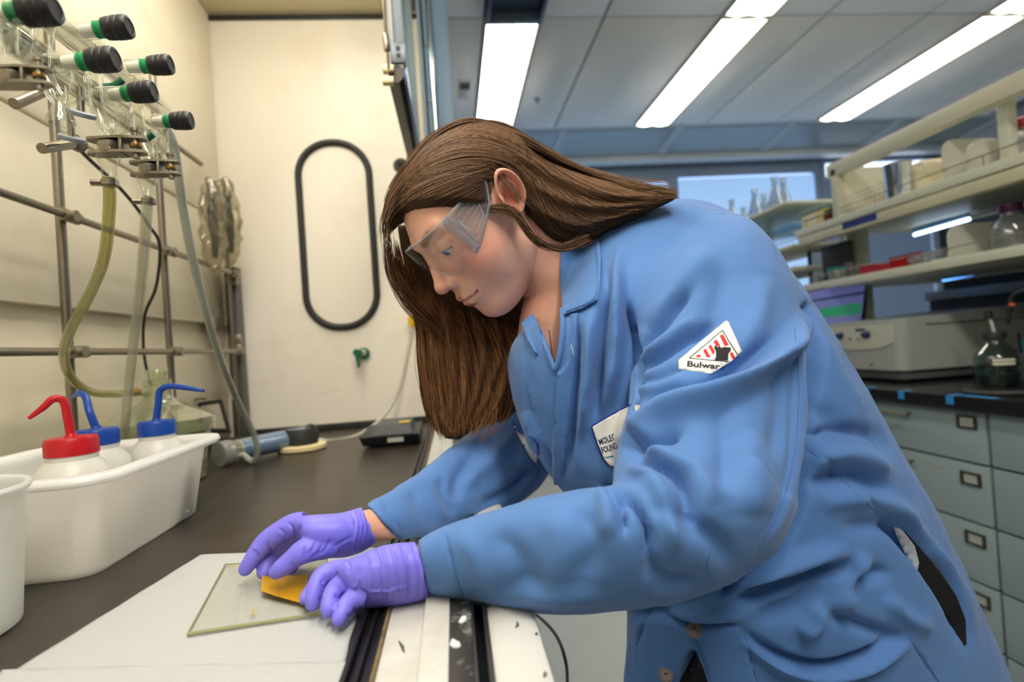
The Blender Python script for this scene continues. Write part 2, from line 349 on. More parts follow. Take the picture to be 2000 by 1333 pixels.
# sloped light shelf above the windows, valance, wall and blinds
sf = MB().add([(-1.2, 4.10, 2.705), (4.6, 4.10, 2.705), (4.6, 4.62, 2.645), (-1.2, 4.62, 2.645), (-1.2, 4.10, 2.74), (4.6, 4.10, 2.74), (4.6, 4.66, 2.74), (-1.2, 4.66, 2.74)],
              [(0, 3, 2, 1), (4, 5, 6, 7), (0, 1, 5, 4), (2, 3, 7, 6), (1, 2, 6, 5), (3, 0, 4, 7)]).build('trim_1', mat('soffit_frame', (196, 206, 210), .5, var=.03), label='sloping soffit above the windows', kind='structure', smooth=False)
panel_m = mat('soffit_panel', (150, 162, 164), .35, .2, var=.12, vscale=3, stretch=(.6, 6, 6))
def slope(x, t, d): return (x, 4.10 + .52 * t, 2.705 - .06 * t - d)
xs = [-.9, .02, .92, 1.82, 2.72, 3.62, 4.5]
for a, b in zip(xs[:-1], xs[1:]):
    a += .03; b -= .03
    MB().hexa([slope(a, .10, .006), slope(b, .10, .006), slope(b, .92, .006), slope(a, .92, .006)], [slope(a, .10, -.01), slope(b, .10, -.01), slope(b, .92, -.01), slope(a, .92, -.01)]).build('soffit_panel', panel_m, sf, smooth=False)
    for x in (a - .012, b + .004): MB().hexa([slope(x, .05, .014), slope(x + .008, .05, .014), slope(x + .008, .96, .014), slope(x, .96, .014)], [slope(x, .05, -.01), slope(x + .008, .05, -.01), slope(x + .008, .96, -.01), slope(x, .96, -.01)]).build('soffit_rib', mat('rib_white', (214, 224, 228), .4), sf, smooth=False)
MB().box(-1.2, 4.6, 4.60, 4.72, 2.600, 2.655, .004).build('trim_2', mat('valance_white', (214, 224, 230), .45, var=.02), label='white valance beam above the windows', kind='structure')
wf = MB().box(-1.2, 4.6, 4.86, 4.92, 0, 2.74).build('wall_far', mat('far_wall', (120, 138, 160), .6, var=.05), label='blue grey window wall at the far end', kind='structure', smooth=False)
blind = mat('backlit_blind', (150, 180, 215), .8, emit=(150, 190, 240), estr=0.75, var=.06, vscale=40, stretch=(20, 1, 1))
sky_m = mat('bright_daylight_pane', (230, 240, 255), .5, emit=(225, 238, 255), estr=2.2)
for n, (a, b, zt, z0) in enumerate(((.20, 1.955, 2.47, 1.2), (2.055, 3.33, 2.50, 1.2), (3.44, 4.45, 2.58, 1.0))):
    w = MB(); w.box(a - .05, a, 4.80, 4.86, z0 - .05, 2.62); w.box(b, b + .05, 4.80, 4.86, z0 - .05, 2.62); w.box(a, b, 4.80, 4.86, z0 - .05, z0); w.box(a, b, 4.80, 4.86, zt, 2.62)
    wo = w.build('window_%d' % (n + 1), blue_paint, label=('window behind the woman with its blue blind drawn', 'window behind the glass flasks with its blue blind drawn', 'bright window behind the upper shelf')[n], kind='structure', smooth=False)
    MB().box(a, b, 4.845, 4.858, z0, zt).build('pane', sky_m, wo, smooth=False)
    if n < 2: MB().box(a + .01, b - .01, 4.815, 4.822, z0 - .02, zt - .01).build('blind', blind, wo, smooth=False)
    else: MB().box(a + .01, b - .01, 4.815, 4.822, z0 - .02, 2.46).build('blind', mat('dim_blind', (96, 112, 132), .8, emit=(120, 150, 190), estr=.18, var=.06, vscale=40, stretch=(20, 1, 1)), wo, smooth=False)
MB().box(4.55, 4.6, -2.5, 4.95, 0, 2.74).build('wall_right', mat('right_wall', (170, 178, 182), .7, var=.03), label='pale grey wall behind the shelves', kind='structure', smooth=False)
# ================================================================== lab bench, shelving and what stands on it (right)
BX = 1.235
def onY(px, x, z):
    k = (px - 1000) / FPX
    return -((CM[0, 0] + k * CM[2, 0]) * x + (CM[0, 2] + k * CM[2, 2]) * (z - CAM[2])) / (CM[0, 1] + k * CM[2, 1])
cab_m = mat('drawer_grey', (140, 156, 158), .45, var=.03)
gap_m = mat('carcass_grey', (70, 74, 74), .6)
btop = MB().box(BX, 2.05, .55, 3.5, .884, .92, .003).build('bench_top', mat('bench_black', (24, 24, 26), .25, var=.2, vscale=12))
tag(btop, 'black bench top on the grey drawer cabinets', 'worktop')
blue_tape = mat('blue_tape', (40, 130, 190), .6, var=.05)
for (px, w) in ((1692, .02), (1760, .02), (1855, .022)):
    y = onY(px, BX, .92); t = MB(); t.box(BX - .0015, BX - .0003, y - w * .5, y + w * .5, .898, .9212); t.box(BX - .0015, BX + .03, y - w * .5, y + w * .5, .9203, .9212)
    tag(t.build('tape_strip', blue_tape, smooth=False), {1692: 'blue tape tab on the bench edge nearest the woman', 1760: 'blue tape tab in the middle of the bench edge', 1855: 'blue tape tab on the bench edge nearest the drawer gap'}[px], 'tape', 'blue tape tabs on the bench edge')
tag(MB().box(BX + .01, BX + .028, 1.21, 1.30, .9203, .9212).build('tape_strip', blue_tape, smooth=False), 'long blue tape lying flat on the bench top', 'tape')
DZ = [.884, .752, .602, .452, .30, .09]
hold_m = mat('label_holder_bronze', (86, 80, 72), .4, .8)
units = [(.60, 1.243, 'drawer cabinet at the right edge of the photo without visible pulls'), (1.247, 1.88, 'drawer cabinet with card holders behind the woman'), (1.884, 2.50, 'drawer cabinet mostly hidden behind the woman')]
for ui, (a, b, lab) in enumerate(units):
    t = thing('drawer_cabinet', lab, 'cabinet', (1.6, (a + b) / 2, 0), 'grey drawer cabinets under the bench')
    MB().box(BX + .045, 2.03, a, b, 0, .8835).build('carcass', gap_m, t, smooth=False)
    for k in range(5):
        d = MB().box(BX + .022, BX + .044, a + .003, b - .003, DZ[k + 1] + .003, DZ[k] - .003, .0015).build('drawer', cab_m, t)
        if ui > 0:
            zc = DZ[k] - .030 - (.01 if k else 0); h = MB()
            yc = a + .052
            for q in ((yc - .028, yc + .028, zc - .0165, zc - .0115), (yc - .028, yc + .028, zc + .0115, zc + .0165), (yc - .028, yc - .020, zc - .0115, zc + .0115), (yc + .020, yc + .028, zc - .0115, zc + .0115)):
                h.box(BX + .0175, BX + .022, q[0], q[1], q[2], q[3], .0008)
            h.build('card_holder', hold_m, d)
            MB().box(BX + .0205, BX + .022, yc - .020, yc + .020, zc - .0115, zc + .0115).build('card', mat('card_grey', (168, 172, 166), .7), d, smooth=False)
            ym = a + .30; zz = DZ[k] - .028
            hd = MB(); hd.tube([(BX, ym - .085, zz), (BX, ym + .085, zz)], .0045, 10); hd.tube([(BX, ym - .07, zz), (BX + .024, ym - .07, zz)], .003, 8); hd.tube([(BX, ym + .07, zz), (BX + .024, ym + .07, zz)], .003, 8)
            hd.build('bar_handle', steel, d)
    if ui == 1: MB().box(BX + .0215, BX + .0225, 1.37, 1.46, .720, .727).build('label_strip', mat('label_grey', (150, 156, 152), .7, var=.3, vscale=150), t, smooth=False)
cable = [PX(1890, 752, 1.31), PX(1885, 760, 1.285), PX(1910, 770, 1.27), PX(1960, 762, 1.30), PX(2010, 752, 1.34)]
cable = [np.array([p[0], p[1], .9265]) for p in cable]
tag(MB().tube(cable, .006, 8, sub=4).build('power_cord', black_rubber), 'thick black cord lying on the bench beside the glass bottle', 'cord')

# ---- shelving
shelf_m = mat('shelf_cream', (206, 206, 186), .45, var=.03)
SX = 1.45
sh = thing('shelf_rack', 'cream two level laboratory shelving standing on the bench', 'shelving', (1.65, 1.6, .92))
for z, y1 in ((1.290, 2.215), (1.520, 2.25)):
    s = MB().box(SX, 2.02, .80, y1, z - .028, z, .002).build('shelf_board', shelf_m, sh)
    g = MB()
    for yy in (.95, 1.4, 1.8, 2.18): g.tube([(SX + .012, yy, z), (SX + .012, yy, z + .030)], .0018, 6)
    g.tube([(SX + .012, .9, z + .030), (SX + .012, 2.20, z + .030)], .0018, 6)
    g.build('guard_wire', steel, s)
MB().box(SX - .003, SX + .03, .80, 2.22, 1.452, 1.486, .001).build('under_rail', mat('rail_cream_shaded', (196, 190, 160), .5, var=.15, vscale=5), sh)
for yy in (1.02, 2.09):
    MB().box(1.60, 1.66, yy, yy + .05, .92, 1.76, .002).build('post', shelf_m, sh)
top = MB().box(SX, SX + .035, .55, 2.02, 1.672, 1.722, .002).build('top_rail', mat('top_rail_cream', (208, 204, 178), .45, var=.03), sh)
MB().box(SX, 1.66, 1.97, 2.00, 1.5205, 1.70, .002).build('rail_bracket', shelf_m, sh)
MB().box(1.50, 1.53, 1.36, 1.39, 1.5205, 1.70, .002).build('rail_bracket', shelf_m, sh)
MB().box(1.98, 2.03, .80, 2.18, .935, 1.19, .001).build('back_panel', mat('panel_charcoal', (46, 52, 56), .5, var=.15, vscale=3), sh, smooth=False)
MB().box(2.03, 2.045, .80, 2.16, 1.225, 1.49, .001).build('back_panel', mat('panel_charcoal', (46, 52, 56), .5, var=.15, vscale=3), sh, smooth=False)
MB().box(1.96, 1.985, .80, 2.18, 1.19, 1.225, .001).build('back_panel_rail', grey_paint, sh)
MB().box(SX - .0035, SX - .0025, 1.78, 1.95, 1.463, 1.486).build('blue_label', mat('navy_label', (30, 48, 120), .5), sh, smooth=False)
# second rack further away
s2 = thing('shelf_rack', 'glass fronted far shelving carrying conical flasks by the window', 'shelving', (1.65, 2.9, .92))
glass_blue = clear_mat('shelf_glass', (190, 220, 236), gloss=.12, opac=.25, orgb=(170, 205, 225))
for z in (1.475, 1.57, 1.66): MB().box(SX + (0 if z > 1.6 else .02), 1.78, 2.29, 2.95, z - .012, z, .001).build('shelf_board', shelf_m if z != 1.57 else glass_blue, s2)
for yy in (2.31, 2.90): MB().box(1.72, 1.75, yy, yy + .03, .92, 1.66, .001).build('post', shelf_m, s2)
MB().tube([(SX + .01, 2.29, 1.685), (SX + .01, 2.95, 1.685)], .002, 6).build('guard_wire', steel, s2)
MB().box(1.47, 1.76, 2.29, 2.95, 1.36, 1.38, .001).build('shelf_board', shelf_m, s2)
glass = clear_mat('lab_glass', (226, 240, 240), gloss=.06, fres=1.5)
gl_r = clear_mat('rack_glass', (226, 238, 244), gloss=.14, fres=1.6, opac=.10)
for k, (px, py, h) in enumerate(((1430, 352, .15), (1452, 378, .11), (1474, 358, .14), (1492, 362, .13), (1513, 345, .15), (1530, 332, .155))):
    x = 1.50 + .07 * (k % 2); z = 1.661; y = max(2.34, min(2.90, onY(px, x, 1.75)))
    t = thing('conical_flask', 'conical glass flask on the far shelf, number %s from the left' % ('one two three four five six'.split()[k]), 'flask', (x, y, z), 'conical flasks on the far shelf')
    r = h * .27
    MB().lathe([(r * .96, 0), (r, .004), (r * .96, .012), (.014, h * .70), (.0125, h * .76), (.0125, h * .94), (.0165, h * .97), (.0165, h), (.012, h), (.0105, h * .78), (r * .9, .014), (0, .006)], (x, y, z), n=24, closed=False).build('flask_body', gl_r, t)
# ---- upper shelf contents
def on(px, x, z): return np.array([x, onY(px, x, z), z])
paper_w = mat('paper_white', (228, 222, 200), .7, var=.04, vscale=12)
foam = mat('foam_cream', (226, 216, 184), .7, var=.06, vscale=10, bump=.1, bscale=30)
b0 = on(1600, 1.56, 1.5205)
t = thing('card_sheets', 'leaning cream card sheets at the end of the upper shelf', 'card', b0)
for k in range(3):
    y0 = 1.89 + .01 * k
    MB().hexa([(1.630 + .02 * k, y0 + .12, 1.5205), (1.630 + .02 * k, y0 + .33, 1.5205), (1.635 + .02 * k, y0 + .33, 1.5205), (1.635 + .02 * k, y0 + .12, 1.5205)], [(1.665 + .02 * k, y0 + .13, 1.66 + .01 * k), (1.665 + .02 * k, y0 + .32, 1.68 + .01 * k), (1.67 + .02 * k, y0 + .32, 1.68 + .01 * k), (1.67 + .02 * k, y0 + .13, 1.66 + .01 * k)]).build('sheet', paper_w, t, smooth=False)
q = on(1583, 1.49, 1.5205)
t = thing('cream_box', 'open cream plastic box with a white label at the shelf end', 'box', q)
MB().box(1.465, 1.60, 2.06, 2.215, 1.5205, 1.575, .004).build('box_body', mat('cream_plastic', (222, 206, 140), .45, var=.04), t)
MB().box(1.4635, 1.4648, 2.12, 2.18, 1.528, 1.566).build('paper_label', paper_w, t, smooth=False)
MB().box(1.458, 1.606, 2.05, 2.225, 1.575, 1.585, .003).build('lid', mat('teal_lid', (120, 150, 150), .4, var=.05), t)
amber = mat('amber_glass', (96, 44, 14), .15, spec=.6, var=.1)
for k, (px, lab, cc) in enumerate(((1607, 'small amber vial with black cap beside the cream box', (26, 26, 26)), (1617, 'amber vial with green cap in front of the others', (20, 110, 84)), (1629, 'amber vial with black cap nearest the wire basket', (30, 26, 24)))):
    p = on(px, 1.475 + .012 * (k != 1), 1.5205)
    t = thing('amber_vial', lab, 'vial', p, 'amber vials on the upper shelf')
    MB().lathe([(.013, 0), (.0145, .002), (.0145, .024), (.009, .030), (.009, .033)], p, n=18).build('vial_body', amber, t)
    MB().lathe([(.0105, .0331), (.0112, .034), (.0112, .044), (.009, .0455)], p, n=18).build('cap', mat('vial_cap_%d' % k, cc, .4), t)
p = on(1724, 1.55, 1.5205)
t = thing('wire_basket', 'white wire test tube basket on the upper shelf', 'basket', p)
wm = mat('white_wire', (206, 204, 196), .4, .2)
y0, y1, x0, x1 = p[1] - .10, p[1] + .12, 1.475, 1.62
for k in range(5):
    z = 1.5225 + .016 * k; MB().tube([(x0, y0, z), (x0, y1, z), (x1, y1, z), (x1, y0, z), (x0, y0, z)], .0014, 5).build('wire', wm, t)
for k in range(12):
    yy = y0 + (y1 - y0) * k / 11; MB().tube([(x0, yy, 1.5225), (x0, yy, 1.5885)], .0014, 5).build('wire', wm, t); MB().tube([(x1, yy, 1.5225), (x1, yy, 1.5885)], .0014, 5).build('wire', wm, t)
MB().box(x0 + .01, x1 - .01, y0 + .01, y1 - .01, 1.5225, 1.54, .003).build('tray', foam, t)
p = on(1757, 1.50, 1.5205)
t = thing('steel_beaker', 'tall polished steel beaker on the upper shelf', 'beaker', p)
MB().lathe([(.036, 0), (.037, .003), (.041, .110), (.0435, .113), (.0435, .115), (.040, .113), (.035, .006), (0, .004)], p, n=32, closed=False).build('beaker_wall', chrome, t)
p = on(1815, 1.615, 1.5205)
bm = bmesh.new(); bmesh.ops.create_icosphere(bm, subdivisions=3, radius=1)
for vv in bm.verts:
    d = vv.co.copy(); n = 1 + .10 * math.sin(7 * d.x + 3 * d.z) * math.sin(5 * d.y); f = lambda u: math.copysign(abs(u) ** .6, u)
    vv.co = Vector((p[0] + f(d.x) * .075 * n, p[1] + f(d.y) * .075 * n, p[2] + .062 + f(d.z) * .060))
me = bpy.data.meshes.new('foam_bag'); bm.to_mesh(me); bm.free()
tag(link('foam_bag', me, foam), 'crumpled cream foam bag beside the steel beaker', 'bag')
plast = mat('bookend_plastic', (206, 206, 190), .4, var=.03)
def bookend(px, x, z, h, lab, wy=.07):
    p = on(px, x, z)
    t = thing('shelf_divider', lab, 'divider', p, 'cream plastic shelf dividers')
    pr = [(x - .02, p[1], z), (x + .17, p[1], z)]
    for k in range(8): a = math.pi / 2 * k / 7; pr.append((x + .17 - .03 + .03 * math.cos(a), p[1], z + h - .03 + .03 * math.sin(a)))
    for k in range(8): a = math.pi / 2 + math.pi / 2 * k / 7; pr.append((x - .02 + .04 + .04 * math.cos(a), p[1], z + h - .04 + .04 * math.sin(a)))
    MB().prism(pr, (0, .006, 0)).build('upright_plate', plast, t)
    MB().box(x - .02, x + .17, p[1] + .006, p[1] + wy, z, z + .004, .001).build('foot_plate', plast, t)
bookend(1858, 1.485, 1.5205, .12, 'tall cream divider on the upper shelf behind the foam bag')
bookend(1905, 1.485, 1.5205, .085, 'lower cream divider on the upper shelf beside the clear bag')
bookend(1868, 1.485, 1.2905, .100, 'rounded cream divider on the lower shelf beside the carboy')
bagm = clear_mat('clear_bag', (225, 226, 224), gloss=.12, rough=.15, opac=.22)
def bag(px, x, z, r, lab, name='clear_bag', sq=.6):
    p = on(px, x, z); bm = bmesh.new(); bmesh.ops.create_icosphere(bm, subdivisions=4, radius=1)
    for vv in bm.verts:
        d = vv.co.copy(); n = 1 + .10 * math.sin(9 * d.x + 4 * d.y + px) * math.sin(8 * d.z + 3 * d.y) + .06 * math.sin(21 * d.y + 13 * d.z)
        vv.co = Vector((p[0] + d.x * r * .7 * n, p[1] + d.y * r * 1.25 * n, z + .001 + max(0, (d.z * n + .9)) * r * sq))
    me = bpy.data.meshes.new(name); bm.to_mesh(me); bm.free(); return tag(link(name, me, bagm), lab, 'bag')
bag(2008, 1.56, 1.5205, .056, 'clear plastic bag of glassware on the upper shelf', sq=.8)
p = on(2005, 1.57, 1.615); MB_ = MB().lathe([(.03, 0), (.032, .004), (.032, .02), (.028, .024)], p, n=20)
tag(MB_.build('red_dish', mat('red_plastic', (170, 28, 32), .4)), 'red round dish lying on the clear bag at the right edge', 'dish')
# ---- lower shelf contents
p = on(1585, 1.60, 1.2905)
t = thing('monitor', 'small dark monitor with a grey screen at the far end of the lower shelf', 'monitor', (1.70, 2.42, .92))
sc = [PX(1558, 470, 1.75), PX(1598, 460, 1.75), PX(1600, 515, 1.75), PX(1563, 524, 1.75)]
MB().box(1.60, 1.80, 2.38, 2.40, 1.28, 1.455, .003).build('housing', mat('monitor_black', (28, 28, 30), .4), t)
MB().box(1.608, 1.792, 2.3785, 2.3799, 1.292, 1.447).build('screen', mat('screen_grey', (128, 140, 152), .3, emit=(120, 135, 150), estr=.35, var=.5, vscale=16), t, smooth=False)
MB().box(1.67, 1.71, 2.40, 2.44, .921, 1.36, .003).build('stand', mat('monitor_black', (28, 28, 30), .4), t)
tag(MB().box(1.53, 1.545, 2.03, 2.20, 1.2905, 1.44, .002).build('upright_board', mat('panel_brown', (52, 50, 46), .6, var=.1)), 'dark upright board at the end of the lower shelf', 'board')
p = on(1637, 1.50, 1.2905)
t = thing('plastic_jar', 'clear jar with a teal lid on the lower shelf', 'jar', p)
MB().lathe([(.030, 0), (.032, .003), (.032, .034), (.030, .038)], p, n=28).build('jar_body', clear_mat('jar_clear', (215, 222, 215), gloss=.1, opac=.25), t)
MB().lathe([(.0345, .038), (.0345, .047), (.033, .048)], p, n=28).build('lid', mat('teal_cap', (20, 140, 128), .4), t)
for k, (px, lab) in enumerate(((1596, 'small clear glass jar at the end of the lower shelf'), (1607, 'small dark glass jar next to the teal lidded jar'))):
    p = on(px, 1.49, 1.2905); t = thing('glass_jar', lab, 'jar', p, 'small jars on the lower shelf')
    MB().lathe([(.014, 0), (.0155, .002), (.0155, .022), (.011, .026)], p, n=20).build('jar_body', clear_mat('jar_%d' % k, (200, 215, 205) if k == 0 else (110, 130, 120), gloss=.1, opac=.2), t)
    MB().lathe([(.0125, .026), (.0125, .034), (.011, .035)], p, n=20).build('cap', grey_paint, t)
p = on(1665, 1.53, 1.2905); t = thing('glass_jar', 'clear wide glass jar between the teal lidded jar and red bin', 'jar', p)
MB().lathe([(.024, 0), (.026, .003), (.026, .045), (.020, .052), (.020, .06)], p, n=24).build('jar_body', gl_r, t)
red = mat('red_plastic', (170, 28, 32), .4)
p = on(1718, 1.48, 1.2905); t = thing('red_bin', 'red plastic parts bin on the lower shelf', 'bin', p)
y0, y1 = p[1] - .075, p[1] + .07
f = MB(); f.box(1.46, 1.58, y0, y1, 1.2905, 1.2935); f.box(1.46, 1.463, y0, y1, 1.2935, 1.312); f.box(1.463, 1.577, y0, y0 + .003, 1.2935, 1.325); f.box(1.463, 1.577, y1 - .003, y1, 1.2935, 1.325); f.box(1.577, 1.58, y0, y1, 1.2935, 1.345); f.build('bin_shell', red, t, smooth=False)
MB().lathe([(.008, 0), (.009, .004), (.005, .018), (.005, .03)], p + np.array([.03, .02, .0032]), n=12).build('metal_fitting', steel, t)
bag(1815, 1.52, 1.2905, .055, 'clear wrapped packets lying on the lower shelf', sq=.35)
p = on(1980, 1.56, 1.2905); t = thing('carboy', 'clear bottle with a purple cap at the right edge of the lower shelf', 'bottle', p)
MB().lathe([(.048, 0), (.050, .004), (.050, .065), (.040, .085), (.022, .096), (.022, .108)], p, n=32).build('bottle_body', clear_mat('carboy_clear', (206, 214, 220), gloss=.1, opac=.14), t)
MB().lathe([(.026, .106), (.027, .108), (.027, .128), (.024, .130)], p, n=24).build('cap', mat('purple_cap', (70, 20, 60), .4), t)
darkt = mat('instrument_dark', (48, 48, 50), .45, var=.2)
t = thing('dark_instrument', 'dark instruments in shadow at the back of the lower shelf', 'instrument', (1.8, 1.8, 1.2905))
for (y, x, w, h) in ((1.65, 1.82, .10, .10), (1.85, 1.86, .12, .07), (1.42, 1.84, .14, .085), (1.20, 1.85, .10, .09)): MB().box(x - .05, x + .05, y - w / 2, y + w / 2, 1.2905, 1.2905 + h, .006).build('module', darkt, t)
# ---- glowing bars added for window light seen through the shelf gaps
glow_m = mat('window_gap_glow', (240, 248, 255), .4, emit=(205, 228, 255), estr=5.0)
glow_b = mat('blue_gap_glow', (160, 205, 255), .4, emit=(95, 165, 255), estr=3.0)
for (a, b, x, m_, lab) in (((1786, 459), (1893, 428), 1.90, glow_m, 'bright glowing bar added for window light under the upper shelf'), ((1842, 547), (1940, 528), 1.90, glow_b, 'blue glowing bar added for window light under the lower shelf'), ((1826, 382), (1888, 360), 1.50, glow_m, 'short bright bar added for window light under the upper shelf front')):
    p0, p1 = PX(a[0], a[1], x), PX(b[0], b[1], x); t = thing('glow_bar', lab, 'lamp', p0, 'glowing bars added under the shelves')
    MB().tube([p0, p1], .0065, 12).build('tube', m_, t); dz = np.array([0, 0, .017]); MB().tube([p0 + dz, p1 + dz], .008, 6).build('bar_back', mat('bar_back_blue', (110, 150, 190), .3, .5), t)
# ---- bench top things
t = thing('monitor', 'flat monitor with a green bar on its lilac screen behind the centrifuge', 'monitor', (1.72, 2.15, .92))
cn = [PX(1560, 580, 1.42), None]
Ym = 2.10
A, B, Cc, D = P(1560, 573, Ym), P(1694, 546, Ym - .05), P(1684, 632, Ym - .05), P(1560, 640, Ym)
nrm = np.cross(B - A, D - A); nrm /= np.linalg.norm(nrm); nrm = nrm if nrm[1] > 0 else -nrm
low = np.array([0, 0, -.07])
MB().hexa([A, B, Cc + low, D + low], [A + nrm * .02, B + nrm * .02, Cc + nrm * .02 + low, D + nrm * .02 + low]).build('housing', mat('monitor_black', (28, 28, 30), .4), t, smooth=False)
def bil(u, v, off): return (A * (1 - u) + B * u) * (1 - v) + (D * (1 - u) + Cc * u) * v - nrm * off
def scr(u0, u1, v0, v1, off, m_, nm): MB().hexa([bil(u0, v0, off), bil(u1, v0, off), bil(u1, v1, off), bil(u0, v1, off)], [bil(u0, v0, off - .001), bil(u1, v0, off - .001), bil(u1, v1, off - .001), bil(u0, v1, off - .001)]).build(nm, m_, t, smooth=False)
def em(n, c, s): return mat(n, c, .4, emit=c, estr=s)
scr(.0, .975, .03, 1.3, .0012, em('screen_lilac', (104, 112, 170), .38), 'screen')
scr(.02, .975, .27, .32, .0022, em('screen_dark', (40, 40, 70), .2), 'screen_bar'); scr(.32, .95, .52, .78, .0022, em('screen_green', (50, 140, 105), .38), 'screen_bar'); scr(.28, .97, .80, .84, .0024, em('screen_grey2', (110, 115, 140), .35), 'screen_bar')
MB().box(1.55, 1.61, 2.12, 2.14, .935, 1.1, .002).build('stand', darkt, t); MB().box(1.48, 1.68, 2.06, 2.20, .9205, .935, .003).build('base', darkt, t)
t = thing('centrifuge', 'grey benchtop centrifuge with two blue dials and a green dot', 'centrifuge', (1.5, 1.85, .92))
cg = mat('centrifuge_grey', (164, 168, 162), .4, var=.03); cgl = mat('centrifuge_light', (196, 196, 182), .4, var=.02)
bm = bmesh.new(); bmesh.ops.create_cube(bm, size=1)
for vv in bm.verts: vv.co = Vector((1.38 + (vv.co.x + .5) * .46 , 1.64 + (vv.co.y + .5) * .40, .960 + (vv.co.z + .5) * (.160 if vv.co.x < 0 else .185)))
ve = [e for e in bm.edges if abs(e.verts[0].co.z - e.verts[1].co.z) > .1]
bmesh.ops.bevel(bm, geom=ve, offset=.035, segments=5, affect='EDGES', profile=.5); bmesh.ops.bevel(bm, geom=[e for e in bm.edges if e.calc_length() > 0 and min(v.co.z for v in e.verts) > 1.1], offset=.006, segments=2, affect='EDGES')
me = bpy.data.meshes.new('housing'); bm.to_mesh(me); bm.free(); hs = link('housing', me, cg, t)
MB().box(1.395, 1.825, 1.655, 2.02, .9275, .960, .010).build('base_skirt', mat('centrifuge_base', (92, 94, 94), .5), t)
for (x, y) in ((1.43, 1.70), (1.79, 1.70), (1.43, 1.98), (1.79, 1.98)): MB().lathe([(.014, 0), (.014, .0075)], (x, y, .9203), n=14).build('foot', black_rubber, t)
pan = MB(); pr = []
for k in range(20):
    a = math.pi * k / 19; pr.append((1.376, 1.82 + .155 * math.cos(a), 1.055 - .028 * math.sin(a)))
pan.prism(pr + [(1.376, 1.665, 1.108), (1.376, 1.975, 1.108)], (.008, 0, 0)).build('control_panel', cgl, t)
for (px, py) in ((1643, 656), (1694, 654)):
    p = PX(px, py, 1.376); MB().lathe([(.0135, 0), (.0135, .003), (.011, .005), (.010, .016), (.008, .018)], p, (-1, 0, 0), 20).build('dial', mat('dial_blue', (34, 40, 92), .35), t)
p = PX(1680, 645, 1.376); MB().box(p[0] - .001, p[0], p[1] - .022, p[1] + .022, p[2] - .005, p[2] + .005).build('display', mat('display_grey', (80, 84, 80), .3), t, smooth=False)
for px in (1661, 1676): p = PX(px, 663, 1.376); MB().lathe([(.004, 0), (.004, .002)], p, (-1, 0, 0), 10).build('button', mat('dial_blue', (34, 40, 92), .35), t)
p = PX(1702, 713, 1.3795); MB().lathe([(.006, 0), (.006, .0008)], p, (-1, 0, 0), 16).build('green_badge', mat('badge_green', (20, 130, 90), .4), t)
p = PX(1704, 722, 1.3795); MB().box(p[0] - .0006, p[0], p[1] - .03, p[1] + .03, p[2] - .0018, p[2] + .0018).build('name_strip', mat('strip_grey', (120, 126, 122), .6, var=.5, vscale=300), t, smooth=False)
p = PX(1716, 672, 1.3785); MB().prism([p + np.array([0, -.006, -.004]), p + np.array([0, .006, -.004]), p + np.array([0, 0, .006])], (-.0006, 0, 0)).build('warning_sticker', mat('sticker_yellow', (200, 190, 70), .5), t, smooth=False)
MB().box(1.47, 1.825, 1.6385, 1.6405, 1.098, 1.102).build('lid_seam', gap_m, t, smooth=False)
# reagent bottle holding pens
p = np.array([1.50, onY(1949, 1.50, .93), .9203])
t = thing('glass_bottle', 'clear glass bottle with black cap and white label beside the centrifuge', 'bottle', p)
MB().lathe([(.050, 0), (.053, .004), (.053, .075), (.048, .090), (.024, .115), (.022, .122), (.022, .130)], p, n=36).build('bottle_body', clear_mat('bottle_clear', (200, 222, 214), gloss=.09, fres=1.5), t)
MB().lathe([(.026, .128), (.0265, .130), (.0265, .146), (.025, .148)], p, n=28).build('cap', black_rubber, t)
MB().lathe([(.045, .004), (.046, .010), (.047, .030), (.046, .032)], p, n=28).build('liquid', clear_mat('bottle_liquid', (120, 150, 140), gloss=.02, opac=.25, orgb=(90, 110, 105)), t)
MB().tube([p + [0, 0, .147], p + [-.006, 0, .175], p + [-.012, 0, .19]], .004, 8).build('spout', mat('spout_white', (214, 210, 200), .4), t); MB().lathe([(.009, .186), (.010, .19), (.010, .205), (.006, .208)], p + [-.013, 0, 0], n=12).build('spout_cap', black_rubber, t)
lb = MB()
for z in (.058, .068):
    vv = []
    for k in range(8):
        a = math.radians(195 + 8 * k + 20); vv += [p + [.0535 * math.cos(a), .0535 * math.sin(a), z], p + [.0535 * math.cos(a), .0535 * math.sin(a), z + .007]]
    lb.add(vv, [(2 * k, 2 * k + 2, 2 * k + 3, 2 * k + 1) for k in range(7)])
lb.build('label_strip', paper_w, t)
t = thing('pen_cup', 'clear cup of coloured pens behind the glass bottle', 'cup', p + [.10, .02, 0])
pc = p + np.array([.095, -.02, 0]); MB().lathe([(.030, 0), (.031, .002), (.034, .085), (.033, .085), (.029, .003), (0, .003)], pc, n=24, closed=False).build('cup_wall', gl_r, t)
for k, cc in enumerate(((40, 80, 170), (200, 160, 30), (30, 30, 34), (40, 110, 120), (190, 90, 50), (60, 110, 190))):
    a = k * 1.05; MB().tube([pc + [.018 * math.cos(a), .018 * math.sin(a), .004], pc + [.030 * math.cos(a), .030 * math.sin(a), .12 + .01 * (k % 3)]], .0045, 8).build('pen', mat('pen_%d' % k, cc, .4), t)
t = thing('lab_hose', 'black hose with an orange band hanging at the right edge', 'hose', (1.5, 1.5, 1.1))
MB().tube([PX(1967, 634, 1.5), PX(1972, 605, 1.5), PX(1978, 580, 1.5), PX(2000, 568, 1.5), PX(2030, 566, 1.5)], .006, 8, sub=4).build('hose', black_rubber, t)
p = PX(1977, 595, 1.5); MB().lathe([(.0068, -.004), (.0068, .004)], p, (.1, -.05, 1), 12).build('band', mat('orange_band', (210, 100, 40), .5), t)
